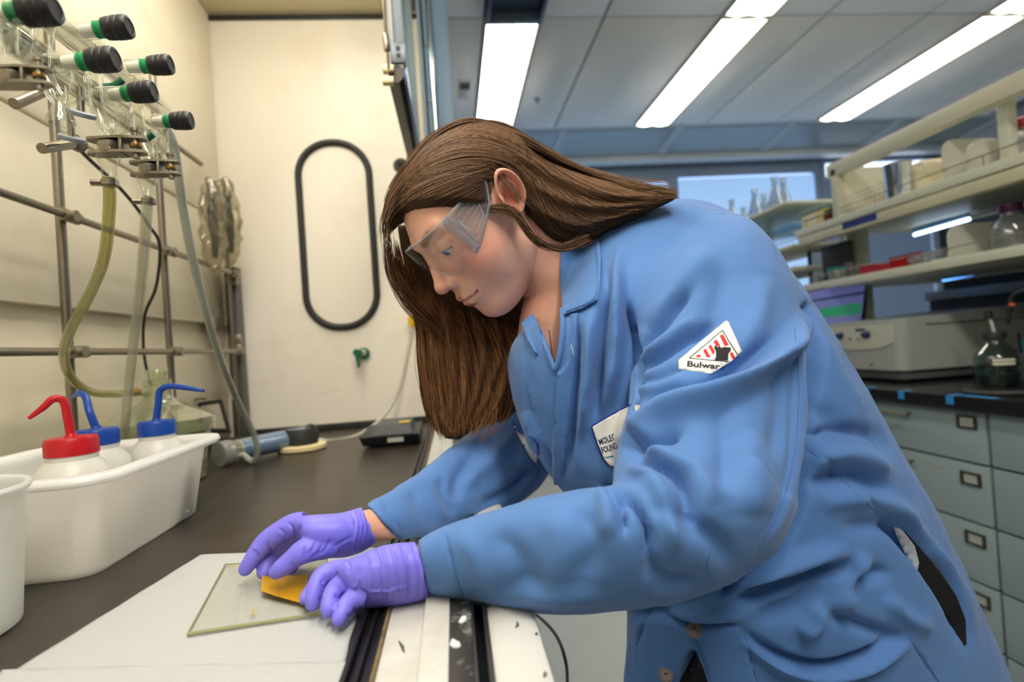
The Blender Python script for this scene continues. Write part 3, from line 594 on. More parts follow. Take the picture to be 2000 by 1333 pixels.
q = PX(2003, 632, 1.93); tag(MB().box(q[0] - .03, q[0] + .06, q[1] - .03, q[1] + .05, .9203, 1.150, .012).build('white_canister', mat('canister', (186, 200, 216), .4, var=.05)), 'pale blue white canister behind the pens at the right edge', 'canister')
# black cord on the floor behind the sill
tag(MB().tube([PX(1010, 1165, .105), PX(1040, 1195, .115), PX(1066, 1218, .125), PX(1088, 1245, .13), PX(1103, 1285, .135), PX(1108, 1330, .14), PX(1104, 1400, .145), PX(1100, 1500, .15), (.16, .30, .3), (.2, .3, .006), (.5, .4, .006)], .0026, 8, sub=5).build('black_cable', black_rubber), 'thin black cable hanging beside the white hood sill', 'cable')
# ================================================================== things inside the fume hood
LX = -0.575
lat = thing('lattice_frame', 'steel rod lattice standing along the rear wall of the hood', 'lattice', (LX, 1.1, CZ))
LY = [0.61, 0.918, 1.224, 1.558]
for y in LY: MB().tube([(LX, y, CZ + .001), (LX, y, 1.73 if y < 1.3 else 1.43)], .0068 if y < 1.3 else .0055, 14).build('upright_rod', steel, lat)
for z in (1.157, 1.362): MB().tube([(LX + .013, .25, z), (LX + .013, 1.60, z)], .0058, 14).build('cross_rod', steel, lat)
MB().tube([(LX + .013, .25, 1.60), (LX + .013, 1.40, 1.60)], .0058, 14).build('cross_rod', steel, lat)
for y in LY:
    for z in (1.157, 1.362):
        b = MB(); b.tube([(LX + .013, y - .018, z), (LX + .013, y + .018, z)], .0095, 14); b.tube([(LX + .006, y, z), (LX + .024, y, z)], .0085, 12)
        b.build('rod_clamp', mat('clamp_alloy', (150, 142, 126), .4, .9, var=.15, vscale=60), lat)
# dark aluminium post in the far corner
t = thing('corner_post', 'dark grey metal post in the far hood corner', 'post', (-.583, 1.61, CZ))
MB().box(-.598, -.580, 1.590, 1.630, CZ + .001, 1.385, .001).build('post_side', mat('post_black', (34, 34, 34), .5), t); MB().box(-.580, -.568, 1.590, 1.630, CZ + .001, 1.385, .001).build('post_face', mat('post_grey', (98, 98, 94), .45, .4, var=.1), t)
for z in (1.165, 1.345, 1.19): MB().box(-.592, -.560, 1.572, 1.591, z - .012, z + .012, .003).build('bracket', mat('clamp_alloy', (150, 142, 126), .4, .9), t)
MB().box(-.613, -.597, 1.50, 1.55, 1.215, 1.245, .003).build('wall_bracket', mat('clamp_alloy', (150, 142, 126), .4, .9), t)
# wrapped clamps hanging in the corner
film = clear_mat('cling_wrap', (226, 222, 205), gloss=.10, rough=.2, opac=.06, orgb=(225, 215, 190))
for k, (px, py, yy, lab) in enumerate(((415, 430, 1.40, 'plastic wrapped clamp hanging nearer the lattice in the hood corner'), (446, 425, 1.50, 'plastic wrapped clamp hanging against the end wall corner'))):
    p = P(px, py, yy); t = thing('wrapped_clamp', lab, 'clamp', p, 'plastic wrapped clamps in the hood corner')
    MB().tube([p + [0, 0, .05], p + [0, 0, .0], p + [.003, 0, -.05], p + [0, 0, -.09]], [.006, .012, .009, .006], 10, sub=3).build('clamp_body', mat('clamp_dark', (52, 50, 46), .5, .5, var=.2), t)
    MB().tube([p + [0, 0, .05], p + [.004, 0, .075], p + [-.004, 0, .10]], [.011, .012, .006], 10).build('clamp_head', mat('clamp_alloy', (150, 142, 126), .4, .9), t)
    MB().tube([(p[0], p[1], p[2] + .10), (-.613, 1.60, p[2] + .12)], .0018, 6).build('tie', steel, t)
    bm = bmesh.new(); bmesh.ops.create_icosphere(bm, subdivisions=4, radius=1)
    for vv in bm.verts:
        d = vv.co.copy(); n = 1 + .22 * math.sin(11 * d.x + 5 * d.z + k) * math.sin(9 * d.y + 4 * d.z) + .15 * math.sin(17 * d.z + 9 * d.x)
        vv.co = Vector((p[0] + d.x * .026 * n, p[1] + d.y * .026 * n, p[2] - .01 + d.z * .115))
    me = bpy.data.meshes.new('plastic_wrap'); bm.to_mesh(me); bm.free(); link('plastic_wrap', me, film, t)

# ---- glass vacuum manifold (double tube with taps)
mgl = clear_mat('manifold_glass', (250, 251, 247), gloss=.05, fres=1.55, rough=.02, pw=2.4)
MX = -.43
man = thing('vacuum_manifold', 'double glass vacuum manifold with black tap knobs along the rear wall', 'manifold', P(180, 200, .6))
def Pm(px, py, Y): return P(px, py, Y)
tubeA = [P(-60, 20, .40), P(0, 80, .44), P(120, 170, .55), P(200, 225, .65), P(262, 262, .76)]
tubeB = [P(-30, -40, .44), P(60, 30, .50), P(175, 118, .63), P(265, 190, .76), P(300, 215, .84)]
def hollow(pts, r, sub=4, n=16): return MB().tube(pts, r, n, sub=sub, caps=False).tube(pts, [x * .74 for x in (r if hasattr(r, '__len__') else [r] * len(pts))], n, sub=sub, caps=False)
LA, LB = (P(-40, 30, .48), P(318, 285, .90)), (P(20, -20, .54), P(318, 215, .92))
for (a, b), r in ((LA, .0125), (LB, .0115)):
    hollow([a, (a + b) / 2, b], r, 2, 20).build('main_tube', mgl, man)
    MB().lathe([(r, -.002), (r, 0), (r * .6, .008), (.001, .011)], b, b - a, 16).build('tube_end', mgl, man)
knob_m = mat('tap_knob_black', (30, 30, 32), .42, var=.2, vscale=60)
ring_m = mat('tap_ring_green', (18, 140, 84), .4)
stem_m = mat('tap_stem_white', (226, 224, 214), .35, var=.04)
knobs = [((80, 20), (22, 26), .43, 1.0), ((204, 117), (140, 122), .53, 1.0), ((232, 54), (172, 60), .57, 1.0), ((282, 180), (228, 185), .62, 1.0), ((316, 127), (262, 131), .66, 1.0), ((357, 236), (312, 238), .72, 1.0)]
for (kx, ky), (sx, sy), Y, s in knobs:
    e = P(kx, ky, Y); g0 = P(sx, sy, Y); ax = e - g0; L = np.linalg.norm(ax); ax /= L
    st = MB().lathe([(.0058, -.006), (.0062, 0), (.0066, L - .018)], g0, ax, 16).build('tap_stem', stem_m, man)
    MB().lathe([(.0064, L - .0210), (.0078, L - .0204), (.0078, L - .0178), (.0071, L - .0174), (.0078, L - .0170), (.0082, L - .0140), (.0080, L - .0120)], g0, ax, 18).build('tap_ring', ring_m, st)
    MB().lathe([(.0078, L - .0125), (.0098, L - .0120), (.0104, L - .008), (.0106, L - .004), (.0103, L - .0036), (.0108, L - .003), (.0110, L + .002), (.0107, L + .0024), (.0110, L + .003), (.0108, L + .0075), (.0096, L + .0100), (.0076, L + .0103), (.0073, L + .0096), (.001, L + .0096)], g0, ax, 28).build('tap_knob', knob_m, st)
    MB().lathe([(.0086, -.018), (.0092, -.012), (.0086, -.004), (.0080, .004), (.0084, .008)], g0, ax, 18, closed=False).build('tap_barrel', mgl, man)
# U shaped legs down to the ground joints
def leg(pxs, Y, r=.0062): hollow([P(x, y, Y) for x, y in pxs], r, 5, 12).build('glass_leg', mgl, man)
leg([(16, 40), (18, 80), (22, 110)], .43); leg([(45, 45), (46, 80), (30, 115)], .43)
leg([(90, 50), (84, 90), (86, 135), (98, 170), (112, 192)], .545, .0068); leg([(152, 138), (154, 165), (146, 188), (122, 194)], .53, .0060)
leg([(190, 70), (188, 110), (186, 150), (188, 200), (198, 235), (212, 258)], .62, .0066); leg([(244, 200), (246, 225), (238, 250), (216, 260)], .61, .0062)
leg([(272, 150), (268, 200), (272, 240), (278, 275), (292, 308)], .72, .0064); leg([(318, 250), (318, 280), (312, 300), (294, 310)], .715, .0060)
leg([(100, 120), (120, 122), (140, 122)], .535, .0070); leg([(150, 62), (162, 60), (176, 59)], .575, .0065); leg([(205, 187), (218, 186), (230, 185)], .62, .0066); leg([(292, 240), (304, 238), (314, 238)], .72, .0064)
def joint(px, py, Y, s=1.0):
    p = P(px, py, Y); MB().lathe([(.0075 * s, .020), (.0085 * s, .012), (.0075 * s, .006), (.0115 * s, -.004), (.0155 * s, -.010), (.0160 * s, -.013), (.0130 * s, -.014), (.0100 * s, -.008), (.006 * s, .004)], p, n=24, closed=False).build('ground_joint', mgl, man)
joint(118, 212, .545, .72); joint(214, 272, .62, .7); joint(292, 314, .72, .7)
# pinch clamps with the cups below them
alloy = mat('clamp_alloy', (150, 142, 126), .4, .9)
def pinch(px, py, Y, lab, s=1.0):
    c = P(px, py, Y); t = thing('joint_clamp', lab, 'clamp', c, 'metal joint clamps on the manifold')
    for sg, zz in ((1, .007), (-1, -.010)):
        b = MB(); pr = [(-.022, -.009), (.010, -.012), (.026, -.010), (.040, -.006), (.042, 0), (.040, .006), (.026, .010), (.010, .012), (-.022, .009), (-.026, 0)]
        b.prism([c + np.array([u * s, v * s, zz * s]) for u, v in pr], (0, 0, .003 * s)).build('jaw', alloy, t, smooth=False)
    MB().lathe([(.012 * s, -.008 * s), (.0135 * s, -.002 * s), (.0135 * s, .004 * s), (.010 * s, .0068 * s)], c, n=20).build('joint_collar', steel, t)
    MB().lathe([(.004 * s, -.016 * s), (.004 * s, .016 * s), (.0055 * s, .0165 * s), (.0055 * s, .020 * s)], c + np.array([.030 * s, -.002, 0]), n=12).build('screw', alloy, t)
    MB().lathe([(.0065 * s, -.002 * s), (.007 * s, 0), (.0065 * s, .003 * s)], c + np.array([.030 * s, -.002, -.001 * s]), n=14).build('thumb_nut', mat('brass_nut', (150, 120, 70), .35, .9), t)
    MB().box(c[0] + .014 * s, c[0] + .018 * s, c[1] - .011 * s, c[1] + .011 * s, c[2] - .010 * s, c[2] + .010 * s, .001).build('hinge', alloy, t)
pinch(25, 152, .43, 'metal joint clamp at the left edge under the nearest tap', .62); pinch(216, 287, .62, 'metal joint clamp above the yellowish hose', .85); pinch(292, 330, .72, 'metal joint clamp above the straight clear hose', .85)
for (px, py, Y, lab) in ((212, 318, .62, 'glass hose nozzle above the yellowish hose'), (288, 360, .72, 'glass hose nozzle above the straight clear hose')):
    p = P(px, py, Y); MB().lathe([(.011, .010), (.0105, .004), (.0070, -.004), (.0070, -.013), (.0045, -.017), (.0045, -.030)], p, n=18, closed=False).build('hose_nozzle', mgl, man)
    MB().lathe([(.0080, -.024), (.0080, -.018)], p, n=16).tube([p + [0, 0, -.021], p + [-.016, -.004, -.021]], .0035, 8).build('hose_clip', steel, man)
# support rods, spare green hose bits and thumb screws
for a, b, Y in (((28, 203), (108, 168), .60), ((82, 290), (150, 280), .64)):
    t_ = thing('support_arm', 'steel support rod under the manifold %s' % ('near the open joint' if Y < .62 else 'beside the clamp over the yellowish hose'), 'rod', P(*a, Y), 'support rods of the manifold')
    MB().tube([P(*a, Y), P(*b, Y + .06)], .0056, 12).build('rod', steel, t_); MB().lathe([(.009, -.006), (.009, .006)], P(*b, Y + .06), (0, 1, 0), 14).build('boss', alloy, t_)
for px, py, Y, k in ((159, 222, .60, 0), (140, 270, .66, 1)):
    p = P(px, py, Y); t_ = thing('thumb_screw', 'flat grey thumb screw %s' % ('hanging under the manifold tube' if k == 0 else 'on the support clamp'), 'screw', p, 'thumb screws under the manifold')
    MB().lathe([(.0035, .0), (.0035, .026)], p, n=10).build('shank', steel, t_); MB().lathe([(.0115, -.003), (.0125, -.0015), (.0125, .0012), (.011, .0022)], p, (.35, -.3, 1), 18).build('head', grey_paint, t_)
gh = mat('green_hose', (16, 96, 66), .4)
for pts, lab in ((((202, 170), (222, 168), (240, 155)), 'short dark green hose stub behind the upper taps'), (((284, 274), (292, 268), (300, 262)), 'tiny dark green hose stub beside the far tap'), (((-6, 62), (2, 60), (10, 56)), 'dark green hose stub at the left edge')):
    MB_ = MB().tube([P(x, y, .66 if x < 260 else .74) for x, y in pts], .0040, 10, sub=4); tag(MB_.build('hose_stub', gh), lab, 'hose', 'green hose stubs on the manifold')

# ---- hoses
def hose(name, pts, r, m_, lab, extra=None, n=14):
    t = thing(name, lab, 'hose', pts[0]); MB().tube(pts, r, n, sub=6).build('hose_wall', m_, t)
    MB().tube(pts, r * .62, n, sub=6).build('hose_bore', extra or m_, t); return t
clear_h = clear_mat('clear_hose', (236, 236, 226), gloss=.08, fres=1.4, rough=.08, opac=.18, orgb=(226, 226, 212))
yel_h = clear_mat('yellow_hose', (226, 224, 178), gloss=.08, fres=1.4, rough=.08, opac=.22, orgb=(186, 182, 112))
bore = clear_mat('hose_bore', (246, 246, 240), gloss=.03, fres=1.3)
hose('yellow_hose', [P(212, 345, .62), P(214, 400, .63), P(204, 500, .66), P(178, 570, .70), P(140, 640, .74), P(125, 690, .78), P(137, 735, .83), P(175, 765, .90), P(225, 770, .96), P(262, 767, 1.02)], .0058, yel_h, 'yellowish clear hose curving from the manifold to the desiccator', bore)
hose('clear_hose', [P(288, 385, .72), P(285, 440, .72), P(275, 560, .75), P(262, 660, .80), P(250, 770, .86), P(243, 850, .90), P(240, 880, .90)], .0060, clear_h, 'straight clear hose hanging from the far joint into the tub', bore)
hose('clear_hose', [P(322, 245, .76), P(340, 290, .78), P(356, 400, .82), P(375, 500, .86), P(400, 600, .92), P(430, 700, 1.0), P(462, 780, 1.10), P(492, 840, 1.16), P(503, 880, 1.18), P(494, 902, 1.19), P(475, 888, 1.205)], .0058, clear_mat('pale_hose', (222, 226, 216), gloss=.1, fres=1.4, rough=.1, opac=.5, orgb=(196, 202, 190)), 'long pale hose hanging to the blue drying column', bore)
MB_ = MB().tube([P(140, 275, .84), P(175, 312, .9), P(225, 358, .97), P(262, 400, 1.02), P(290, 440, 1.05), P(312, 480, 1.09), P(305, 560, 1.13), P(283, 615, 1.17), P(280, 680, 1.19), P(290, 738, 1.20), P(296, 752, 1.20)], .0028, 8, sub=5)
tag(MB_.build('hanging_cable', black_rubber), 'thin black cable hanging behind the lattice rods', 'cable')
hose('wall_hose', [P(806, 640, 1.58), P(797, 690, 1.57), P(780, 760, 1.55), P(748, 815, 1.52), P(700, 850, 1.48), P(650, 862, 1.45), P(612, 858, 1.44)], .0050, clear_mat('wall_hose', (220, 220, 204), gloss=.1, fres=1.4, rough=.1, opac=.6, orgb=(214, 210, 190)), 'pale hose looping down from the yellow valve on the end wall', bore)

# ---- desiccator
D0 = np.array([-.532, 1.08, CZ + .0005]); DR = .098
des = thing('desiccator', 'large clear glass desiccator with a domed lid behind the tub', 'desiccator', D0)
dgl = clear_mat('desiccator_glass', (234, 238, 220), gloss=.05, fres=1.5, opac=.16, orgb=(206, 210, 176), pw=1.8)
MB().lathe([(.060, 0), (.070, .004), (.074, .06), (.082, .086), (.090, .090), (.090, .100), (.078, .100), (.072, .065), (.06, .008), (0, .006)], D0, n=48, closed=False).build('bowl', dgl, des)
D0 = D0 + np.array([0, 0, .028])
MB().lathe([(.090, .0725), (.090, .081), (.090, .084), (.072, .094), (.048, .108), (.030, .116), (.024, .124), (.024, .142), (.020, .146), (.020, .143)], D0, n=48, closed=False).build('lid', dgl, des)
MB().lathe([(.0215, .143), (.0225, .150), (.0225, .155), (.015, .156), (.016, .166), (.0185, .170), (.016, .174), (.006, .175)], D0, n=32).build('stopper', dgl, des)
jn = P(262, 767, 1.02); MB().tube([D0 + [-.01, -.02, .135], (jn + D0 + [0, 0, .133]) / 2, jn], [.008, .006, .0045], 10).build('side_arm', dgl, des)
a0, a1 = P(252, 768, 1.01), P(270, 766, 1.03); MB().tube([a0, a1], .0066, 12).build('hose_end', mat('amber_hose_end', (150, 104, 26), .4), des)
# tilted instrument frame behind the desiccator
t = thing('dark_instrument', 'dark framed panel meter leaning behind the desiccator', 'instrument', P(420, 830, 1.42))
q = [P(385, 787, 1.47), P(432, 780, 1.42), P(450, 845, 1.40), P(395, 846, 1.46)]
off = np.array([-.004, .02, -.004]); MB().hexa(q, [p + off for p in q]).build('case', black_rubber, t, smooth=False)
cen = sum(q) / 4; MB().hexa([cen + (p - cen) * .75 + [0, -.001, 0] for p in q], [cen + (p - cen) * .75 for p in q]).build('face_plate', mat('meter_face', (196, 190, 172), .5, var=.1), t, smooth=False)
MB().tube([P(370, 792, 1.45), P(384, 780, 1.45), P(402, 780, 1.44)], .0028, 8).build('handle', steel, t)
MB().box(-.60, -.53, 1.40, 1.50, CZ + .0005, CZ + .02, .002).build('base', black_rubber, t)

# ---- tub with wash bottles
poly_w = mat('white_polyethylene', (232, 230, 220), .42, var=.03, vscale=14, sss=.85, dirt=(205, 200, 180), dscale=12, damt=.25)
tubT = thing('plastic_tub', 'white plastic tub holding the wash bottles', 'tub', (-.475, .69, CZ))
x0, x1, y0, y1 = -.552, -.364, .598, .842; H = .105
def rrect(x0, x1, y0, y1, r, z, n=6):
    out = []
    for cx, cy, a in ((x1 - r, y1 - r, 0), (x0 + r, y1 - r, 90), (x0 + r, y0 + r, 180), (x1 - r, y0 + r, 270)):
        for k in range(n + 1): t = math.radians(a + 90 * k / n); out.append((cx + r * math.cos(t), cy + r * math.sin(t), z))
    return out
def stack(levels):
    b = MB(); n = len(levels[0]); V = [p for l in levels for p in l]
    b.add(V, [(i * n + k, i * n + (k + 1) % n, (i + 1) * n + (k + 1) % n, (i + 1) * n + k) for i in range(len(levels) - 1) for k in range(n)] + [tuple(range(n))[::-1], tuple((len(levels) - 1) * n + k for k in range(n))]); return b
def rl(e, r, z): return rrect(x0 - e, x1 + e, y0 - e, y1 + e, r, CZ + z)
stack([rl(-.006, .022, .0005), rl(-.001, .026, .006), rl(.012, .030, H - .012), rl(.014, .030, H - .010), rl(.026, .038, H - .010), rl(.030, .040, H - .005), rl(.028, .040, H), rl(.016, .032, H), rl(.010, .028, H - .006), rl(-.004, .022, .008)]).build('tub_shell', poly_w, tubT)
def wash(c, cap_rgb, cname, tip, lab, s=1.0):
    t = thing('wash_bottle', lab, 'bottle', c, 'wash bottles in the white tub')
    R = .044 * s; c = np.array(c)
    MB().lathe([(R * .92, 0), (R, .003), (R, .076), (R * .97, .088), (R * .74, .099), (R * .66, .102), (R * .66, .108)], c, n=36).build('bottle_body', clear_mat('squeeze_bottle', (240, 240, 236), gloss=.03, rough=.25, opac=.80, orgb=(226, 225, 218)), t)
    cm = mat(cname, cap_rgb, .35, var=.04)
    n = 72; prof = [(1.0, .1075), (1.0, .1225), (.94, .126), (.25, .1268), (.2, .130)]
    V = []
    for (r, h) in prof:
        for k in range(n):
            a = 2 * math.pi * k / n; rr = R * .68 * r * (1 + (.014 if (k % 2 and h < .124) else 0)); V.append(c + [rr * math.cos(a), rr * math.sin(a), h])
    cp = MB().add(V, [(i * n + k, i * n + (k + 1) % n, (i + 1) * n + (k + 1) % n, (i + 1) * n + k) for i in range(4) for k in range(n)] + [tuple(range(n))[::-1], tuple(4 * n + k for k in range(n))]).build('cap', cm, t)
    b = c + np.array([0, 0, .126])
    MB().tube([b] + tip, [.0046, .0044, .0042, .0040, .0034, .0018][:len(tip) + 1], 12, sub=6).build('spout', cm, t)
Yr = .665
c = P(142, 900, Yr); c[2] = CZ + .0088
wash(c, (186, 24, 34), 'red_cap', [P(132, 815, Yr), P(124, 784, Yr), P(104, 780, Yr - .005), P(84, 797, Yr - .01), P(56, 818, Yr - .015)], 'wash bottle with a red cap in the front of the tub', .82)
Yb = .74; c = P(190, 870, Yb); c[2] = CZ + .0088
wash(c, (24, 70, 160), 'blue_cap', [P(175, 805, Yb), P(168, 778, Yb + .01), P(158, 769, Yb + .02), P(150, 771, Yb + .03), P(143, 776, Yb + .04)], 'wash bottle with a blue cap behind the red one', .78)
Yc = .795; c = P(309, 880, Yc); c[2] = CZ + .0088
wash(c, (24, 70, 160), 'blue_cap', [P(309, 790, Yc), P(313, 763, Yc), P(332, 755, Yc - .005), P(362, 758, Yc - .01), P(398, 764, Yc - .02)], 'wash bottle with a blue cap alone at the far end of the tub', .73)
# bucket
bk = thing('plastic_bucket', 'translucent white bucket cut off by the left edge', 'bucket', (-.47, .47, CZ))
bc = np.array([-.428, .488, CZ + .0005])
MB().lathe([(.058, 0), (.063, .003), (.070, .108), (.073, .110), (.0745, .113), (.073, .116), (.0695, .115), (.068, .108), (.061, .006), (0, .005)], bc, n=64, closed=False).build('bucket_wall', mat('bucket_plastic', (206, 208, 200), .4, var=.06, vscale=6, sss=.7, dirt=(150, 146, 130), dscale=9, damt=.3), bk)

# ---- drying column, cork ring, balance
t = thing('drying_column', 'clear drying column filled with blue granules lying on the worktop', 'column', P(510, 870, 1.27))
ca_, cb_ = P(430, 875, 1.19), P(606, 832, 1.38)
ca_[2] = CZ + .026; cb_[2] = CZ + .0265
ax = cb_ - ca_; L = np.linalg.norm(ax)
MB().lathe([(.0215, 0), (.0235, .004), (.0235, .022), (.0225, .024), (.0225, L - .012), (.024, L - .01), (.024, L)], ca_, ax, 28).build('tube_wall', clear_mat('column_clear', (226, 228, 224), gloss=.09, fres=1.45, opac=.05), t)
MB().lathe([(.0210, .040), (.0210, L - .030)], ca_, ax, 24).build('blue_granules', mat('blue_desiccant', (120, 160, 205), .7, var=.35, vscale=160, bump=.6, bscale=300), t)
for h in (.036, L - .030): MB().lathe([(.0212, h), (.0212, h + .004)], ca_, ax, 24).build('felt_pad', mat('felt_cream', (224, 214, 180), .9, var=.05), t)
MB().lathe([(.0245, -.004), (.0255, 0), (.0255, .018), (.0235, .020), (.0175, .020), (.0175, -.004)], ca_, ax, 28).build('end_cap', clear_mat('cap_clear', (215, 216, 212), gloss=.12, opac=.25), t)
MB().lathe([(.0245, L - .003), (.0255, L), (.0245, L + .003)], ca_, ax, 28).build('end_ring', black_rubber, t)
MB().tube([ca_ + ax / L * .03 + [0, -.01, -.012], P(475, 888, 1.205)], .0045, 10).build('hose_barb', mat('barb_white', (214, 210, 196), .4), t)
c = PZ(590, 878, CZ + .0005); t = thing('cork_ring', 'cream cork ring on the worktop carrying a black collar', 'ring', c)
MB().lathe([(.050, 0), (.053, .002), (.053, .010), (.049, .012), (.020, .012), (.020, 0)], c, n=48).build('cork_body', mat('cork_cream', (226, 208, 158), .8, var=.12, vscale=60, bump=.3, bscale=120), t)
c2 = c + np.array([0, 0, .0125]); t = thing('black_collar', 'black rubber collar standing on the cork ring', 'collar', c2)
MB().lathe([(.034, 0), (.036, .002), (.036, .034), (.0345, .036), (.031, .036), (.030, .004), (0, .004)], c2, n=48, closed=False).build('collar_wall', black_rubber, t)
t = thing('black_scale', 'low black bench balance beside the end wall', 'balance', P(765, 860, 1.45))
bx0 = PZ(700, 882, CZ); bx1 = PZ(830, 878, CZ)
xl, xr, yn, yf = bx0[0] + .006, -.088, bx0[1] + .01, bx0[1] + .16
MB().hexa([(xl, yn + .012, CZ + .006), (xr, yn + .012, CZ + .006), (xr, yf, CZ + .006), (xl, yf, CZ + .006)], [(xl - .004, yn, CZ + .026), (xr, yn, CZ + .026), (xr, yf, CZ + .034), (xl - .004, yf, CZ + .034)]).build('housing', mat('scale_black', (30, 32, 38), .4, var=.1), t, smooth=False)
for x in (xl + .02, xr - .02):
    for y in (yn + .03, yf - .03): MB().lathe([(.008, 0), (.008, .0061)], (x, y, CZ + .0003), n=12).build('foot', black_rubber, t)
MB().hexa([(xl + .02, yn + .012, CZ + .0262), (xr - .015, yn + .012, CZ + .0262), (xr - .015, yf - .02, CZ + .0325), (xl + .02, yf - .02, CZ + .0325)], [(xl + .03, yn + .02, CZ + .046), (xr - .02, yn + .02, CZ + .046), (xr - .02, yf - .03, CZ + .050), (xl + .03, yf - .03, CZ + .050)]).build('upper_cover', mat('scale_grey', (72, 74, 76), .45, var=.1), t, smooth=False)
q = (xl + .055, yn - .001); MB().box(q[0], q[0] + .034, q[1], q[1] + .003, CZ + .012, CZ + .021).build('rating_label', mat('label_silver', (176, 178, 168), .4, var=.2, vscale=200), t, smooth=False)
MB().box(xr - .045, xr - .02, yn + .03, yn + .06, CZ + .0480, CZ + .0488).build('yellow_sticker', mat('sticker_amber', (214, 180, 60), .5), t, smooth=False)

# ---- service valves on the end wall
t = thing('green_valve', 'green lever gas valve on the end wall below the gasket', 'valve', P(712, 690, HSY)); p = P(712, 690, HSY - .002)
MB().lathe([(.014, 0), (.016, .002), (.016, .010), (.013, .012)], p, (0, -1, 0), 24).build('flange', mat('valve_green', (14, 104, 66), .35), t)
e = p + np.array([-.014, -.042, .002]); MB().lathe([(.010, .010), (.0095, .030)], p, e - p, 18).build('neck', mat('valve_cream', (210, 206, 186), .4), t)
MB().lathe([(.0095, -.016), (.0105, -.014), (.0105, .004), (.009, .006)], e, e - p, 20).tube([e, e + [.001, -.002, -.018], e + [.003, -.003, -.042]], [.0075, .0058, .0036], 10).build('lever', mat('valve_green', (14, 104, 66), .35), t)
t = thing('yellow_valve', 'yellow valve on the end wall beside the hanging hair', 'valve', P(806, 628, HSY)); p = P(808, 626, HSY - .002)
ym = mat('valve_yellow', (226, 182, 16), .35)
MB().lathe([(.014, 0), (.015, .002), (.015, .010), (.012, .012)], p, (0, -1, 0), 22).build('flange', ym, t); e = p + np.array([-.004, -.035, .002]); MB().lathe([(.010, .010), (.010, .040)], p, e - p, 18).build('neck', ym, t)
MB().tube([e, e + [0, -.002, -.012], e + [0, -.002, -.026]], [.011, .008, .005], 12).build('nozzle', ym, t)
t = thing('brown_fitting', 'small brown bossed fitting on the end wall above the yellow valve', 'fitting', P(800, 572, HSY)); p = P(800, 572, HSY - .002)
MB().lathe([(.018, 0), (.018, .004), (.012, .008), (.011, .018), (.008, .019)], p, (0, -1, 0), 22).build('boss', mat('fitting_brown', (118, 98, 76), .4, .5, var=.2), t)
t = thing('black_grommet', 'round black grommet on the end wall above the gasket', 'grommet', P(783, 324, HSY)); p = P(783, 324, HSY - .002)
MB().lathe([(.0215, 0), (.0215, .003), (.019, .006), (.009, .006), (.008, .002), (.001, .002)], p, (0, -1, 0), 28).build('flange', black_rubber, t)
MB().lathe([(.0085, 0), (.0085, .004)], p + [0, -.0005, 0], (0, -1, 0), 20).build('bore', mat('bore_black', (8, 8, 8), .8), t)

# ---- paper, glass plate
pap = mat('filter_paper', (178, 180, 178), .8, var=.025, vscale=25, bump=.25, bscale=260)
def sheet(name, outline, z, lab, waves=.0012, nx=60, ny=60):
    """outline: four corner points (tl, tr, br, bl) on the worktop; a slightly wavy sheet"""
    A, B, Cc, D = [np.array(p[:2]) for p in outline]; V = []; rr = np.random.default_rng(3)
    ph = rr.uniform(0, 6, 6)
    for i in range(ny + 1):
        for k in range(nx + 1):
            u, v = k / nx, i / ny; q = (A * (1 - u) + B * u) * (1 - v) + (D * (1 - u) + Cc * u) * v
            w = math.sin(9 * u + ph[0]) * math.sin(7 * v + ph[1]) * .5 + .5
            e = min(u, 1 - u, v, 1 - v); q = q + (np.array([math.sin(30 * v), math.sin(26 * u + ph[2])]) * .0004 if e == 0 else 0)
            V.append((q[0], q[1], z + waves * w * min(1, e * 14)))
    n = nx + 1; Fs = [(i * n + k, i * n + k + 1, (i + 1) * n + k + 1, (i + 1) * n + k) for i in range(ny) for k in range(nx)]
    o = MB().add(V, Fs).build(name, pap); md = o.modifiers.new('thick', 'SOLIDIFY'); md.thickness = .0003; md.offset = 1
    return tag(o, lab, 'paper')
z1 = CZ + .0006
tl, tr, bl, br = PZ(392, 1084, z1), PZ(733, 1070, z1), PZ(-70, 1372, z1), PZ(655, 1345, z1)
tr[0] = min(tr[0], -.0845); br = PZ(668, 1330, z1); br[0] = min(br[0], -.0845)
sheet('paper_sheet', (tl, tr, br, bl), z1, 'white wrinkled filter paper under the glass plate')
z2 = CZ + .0026
sheet('paper_sheet', (PZ(5, 1309, z2), PZ(688, 1293, z2) * [1, 1, 1], PZ(640, 1420, z2), PZ(-120, 1460, z2)), z2, 'second white paper sheet overlapping at the bottom edge')
gz = CZ + .0024
q = [PZ(440, 1106, gz), PZ(640, 1096, gz), PZ(626, 1203, gz), PZ(366, 1243, gz)]
gp = MB().prism([p for p in q], (0, 0, .0028)).build('glass_plate', clear_mat('plate_glass', (253, 253, 250), gloss=.008, pw=7), smooth=False); tag(gp, 'square clear glass plate lying on the paper', 'plate')
edge = mat('glass_edge', (150, 150, 110), .2, var=.2, vscale=300)
for a, b in ((0, 1), (1, 2), (2, 3), (3, 0)):
    MB().tube([q[a] + [0, 0, .0014], q[b] + [0, 0, .0014]], .0006 if (a, b) != (2, 3) else .0013, 6).build('plate_edge', edge, gp)
for (px, py) in ((455, 1108), (462, 1107), (493, 1196), (497, 1199), (490, 1202), (494, 1192)): MB().lathe([(.0012, 0), (.0007, .0004)], PZ(px, py, gz + .0029), n=8).build('yellow_speck', mat('film_yellow_speck', (196, 150, 20), .5), gp)
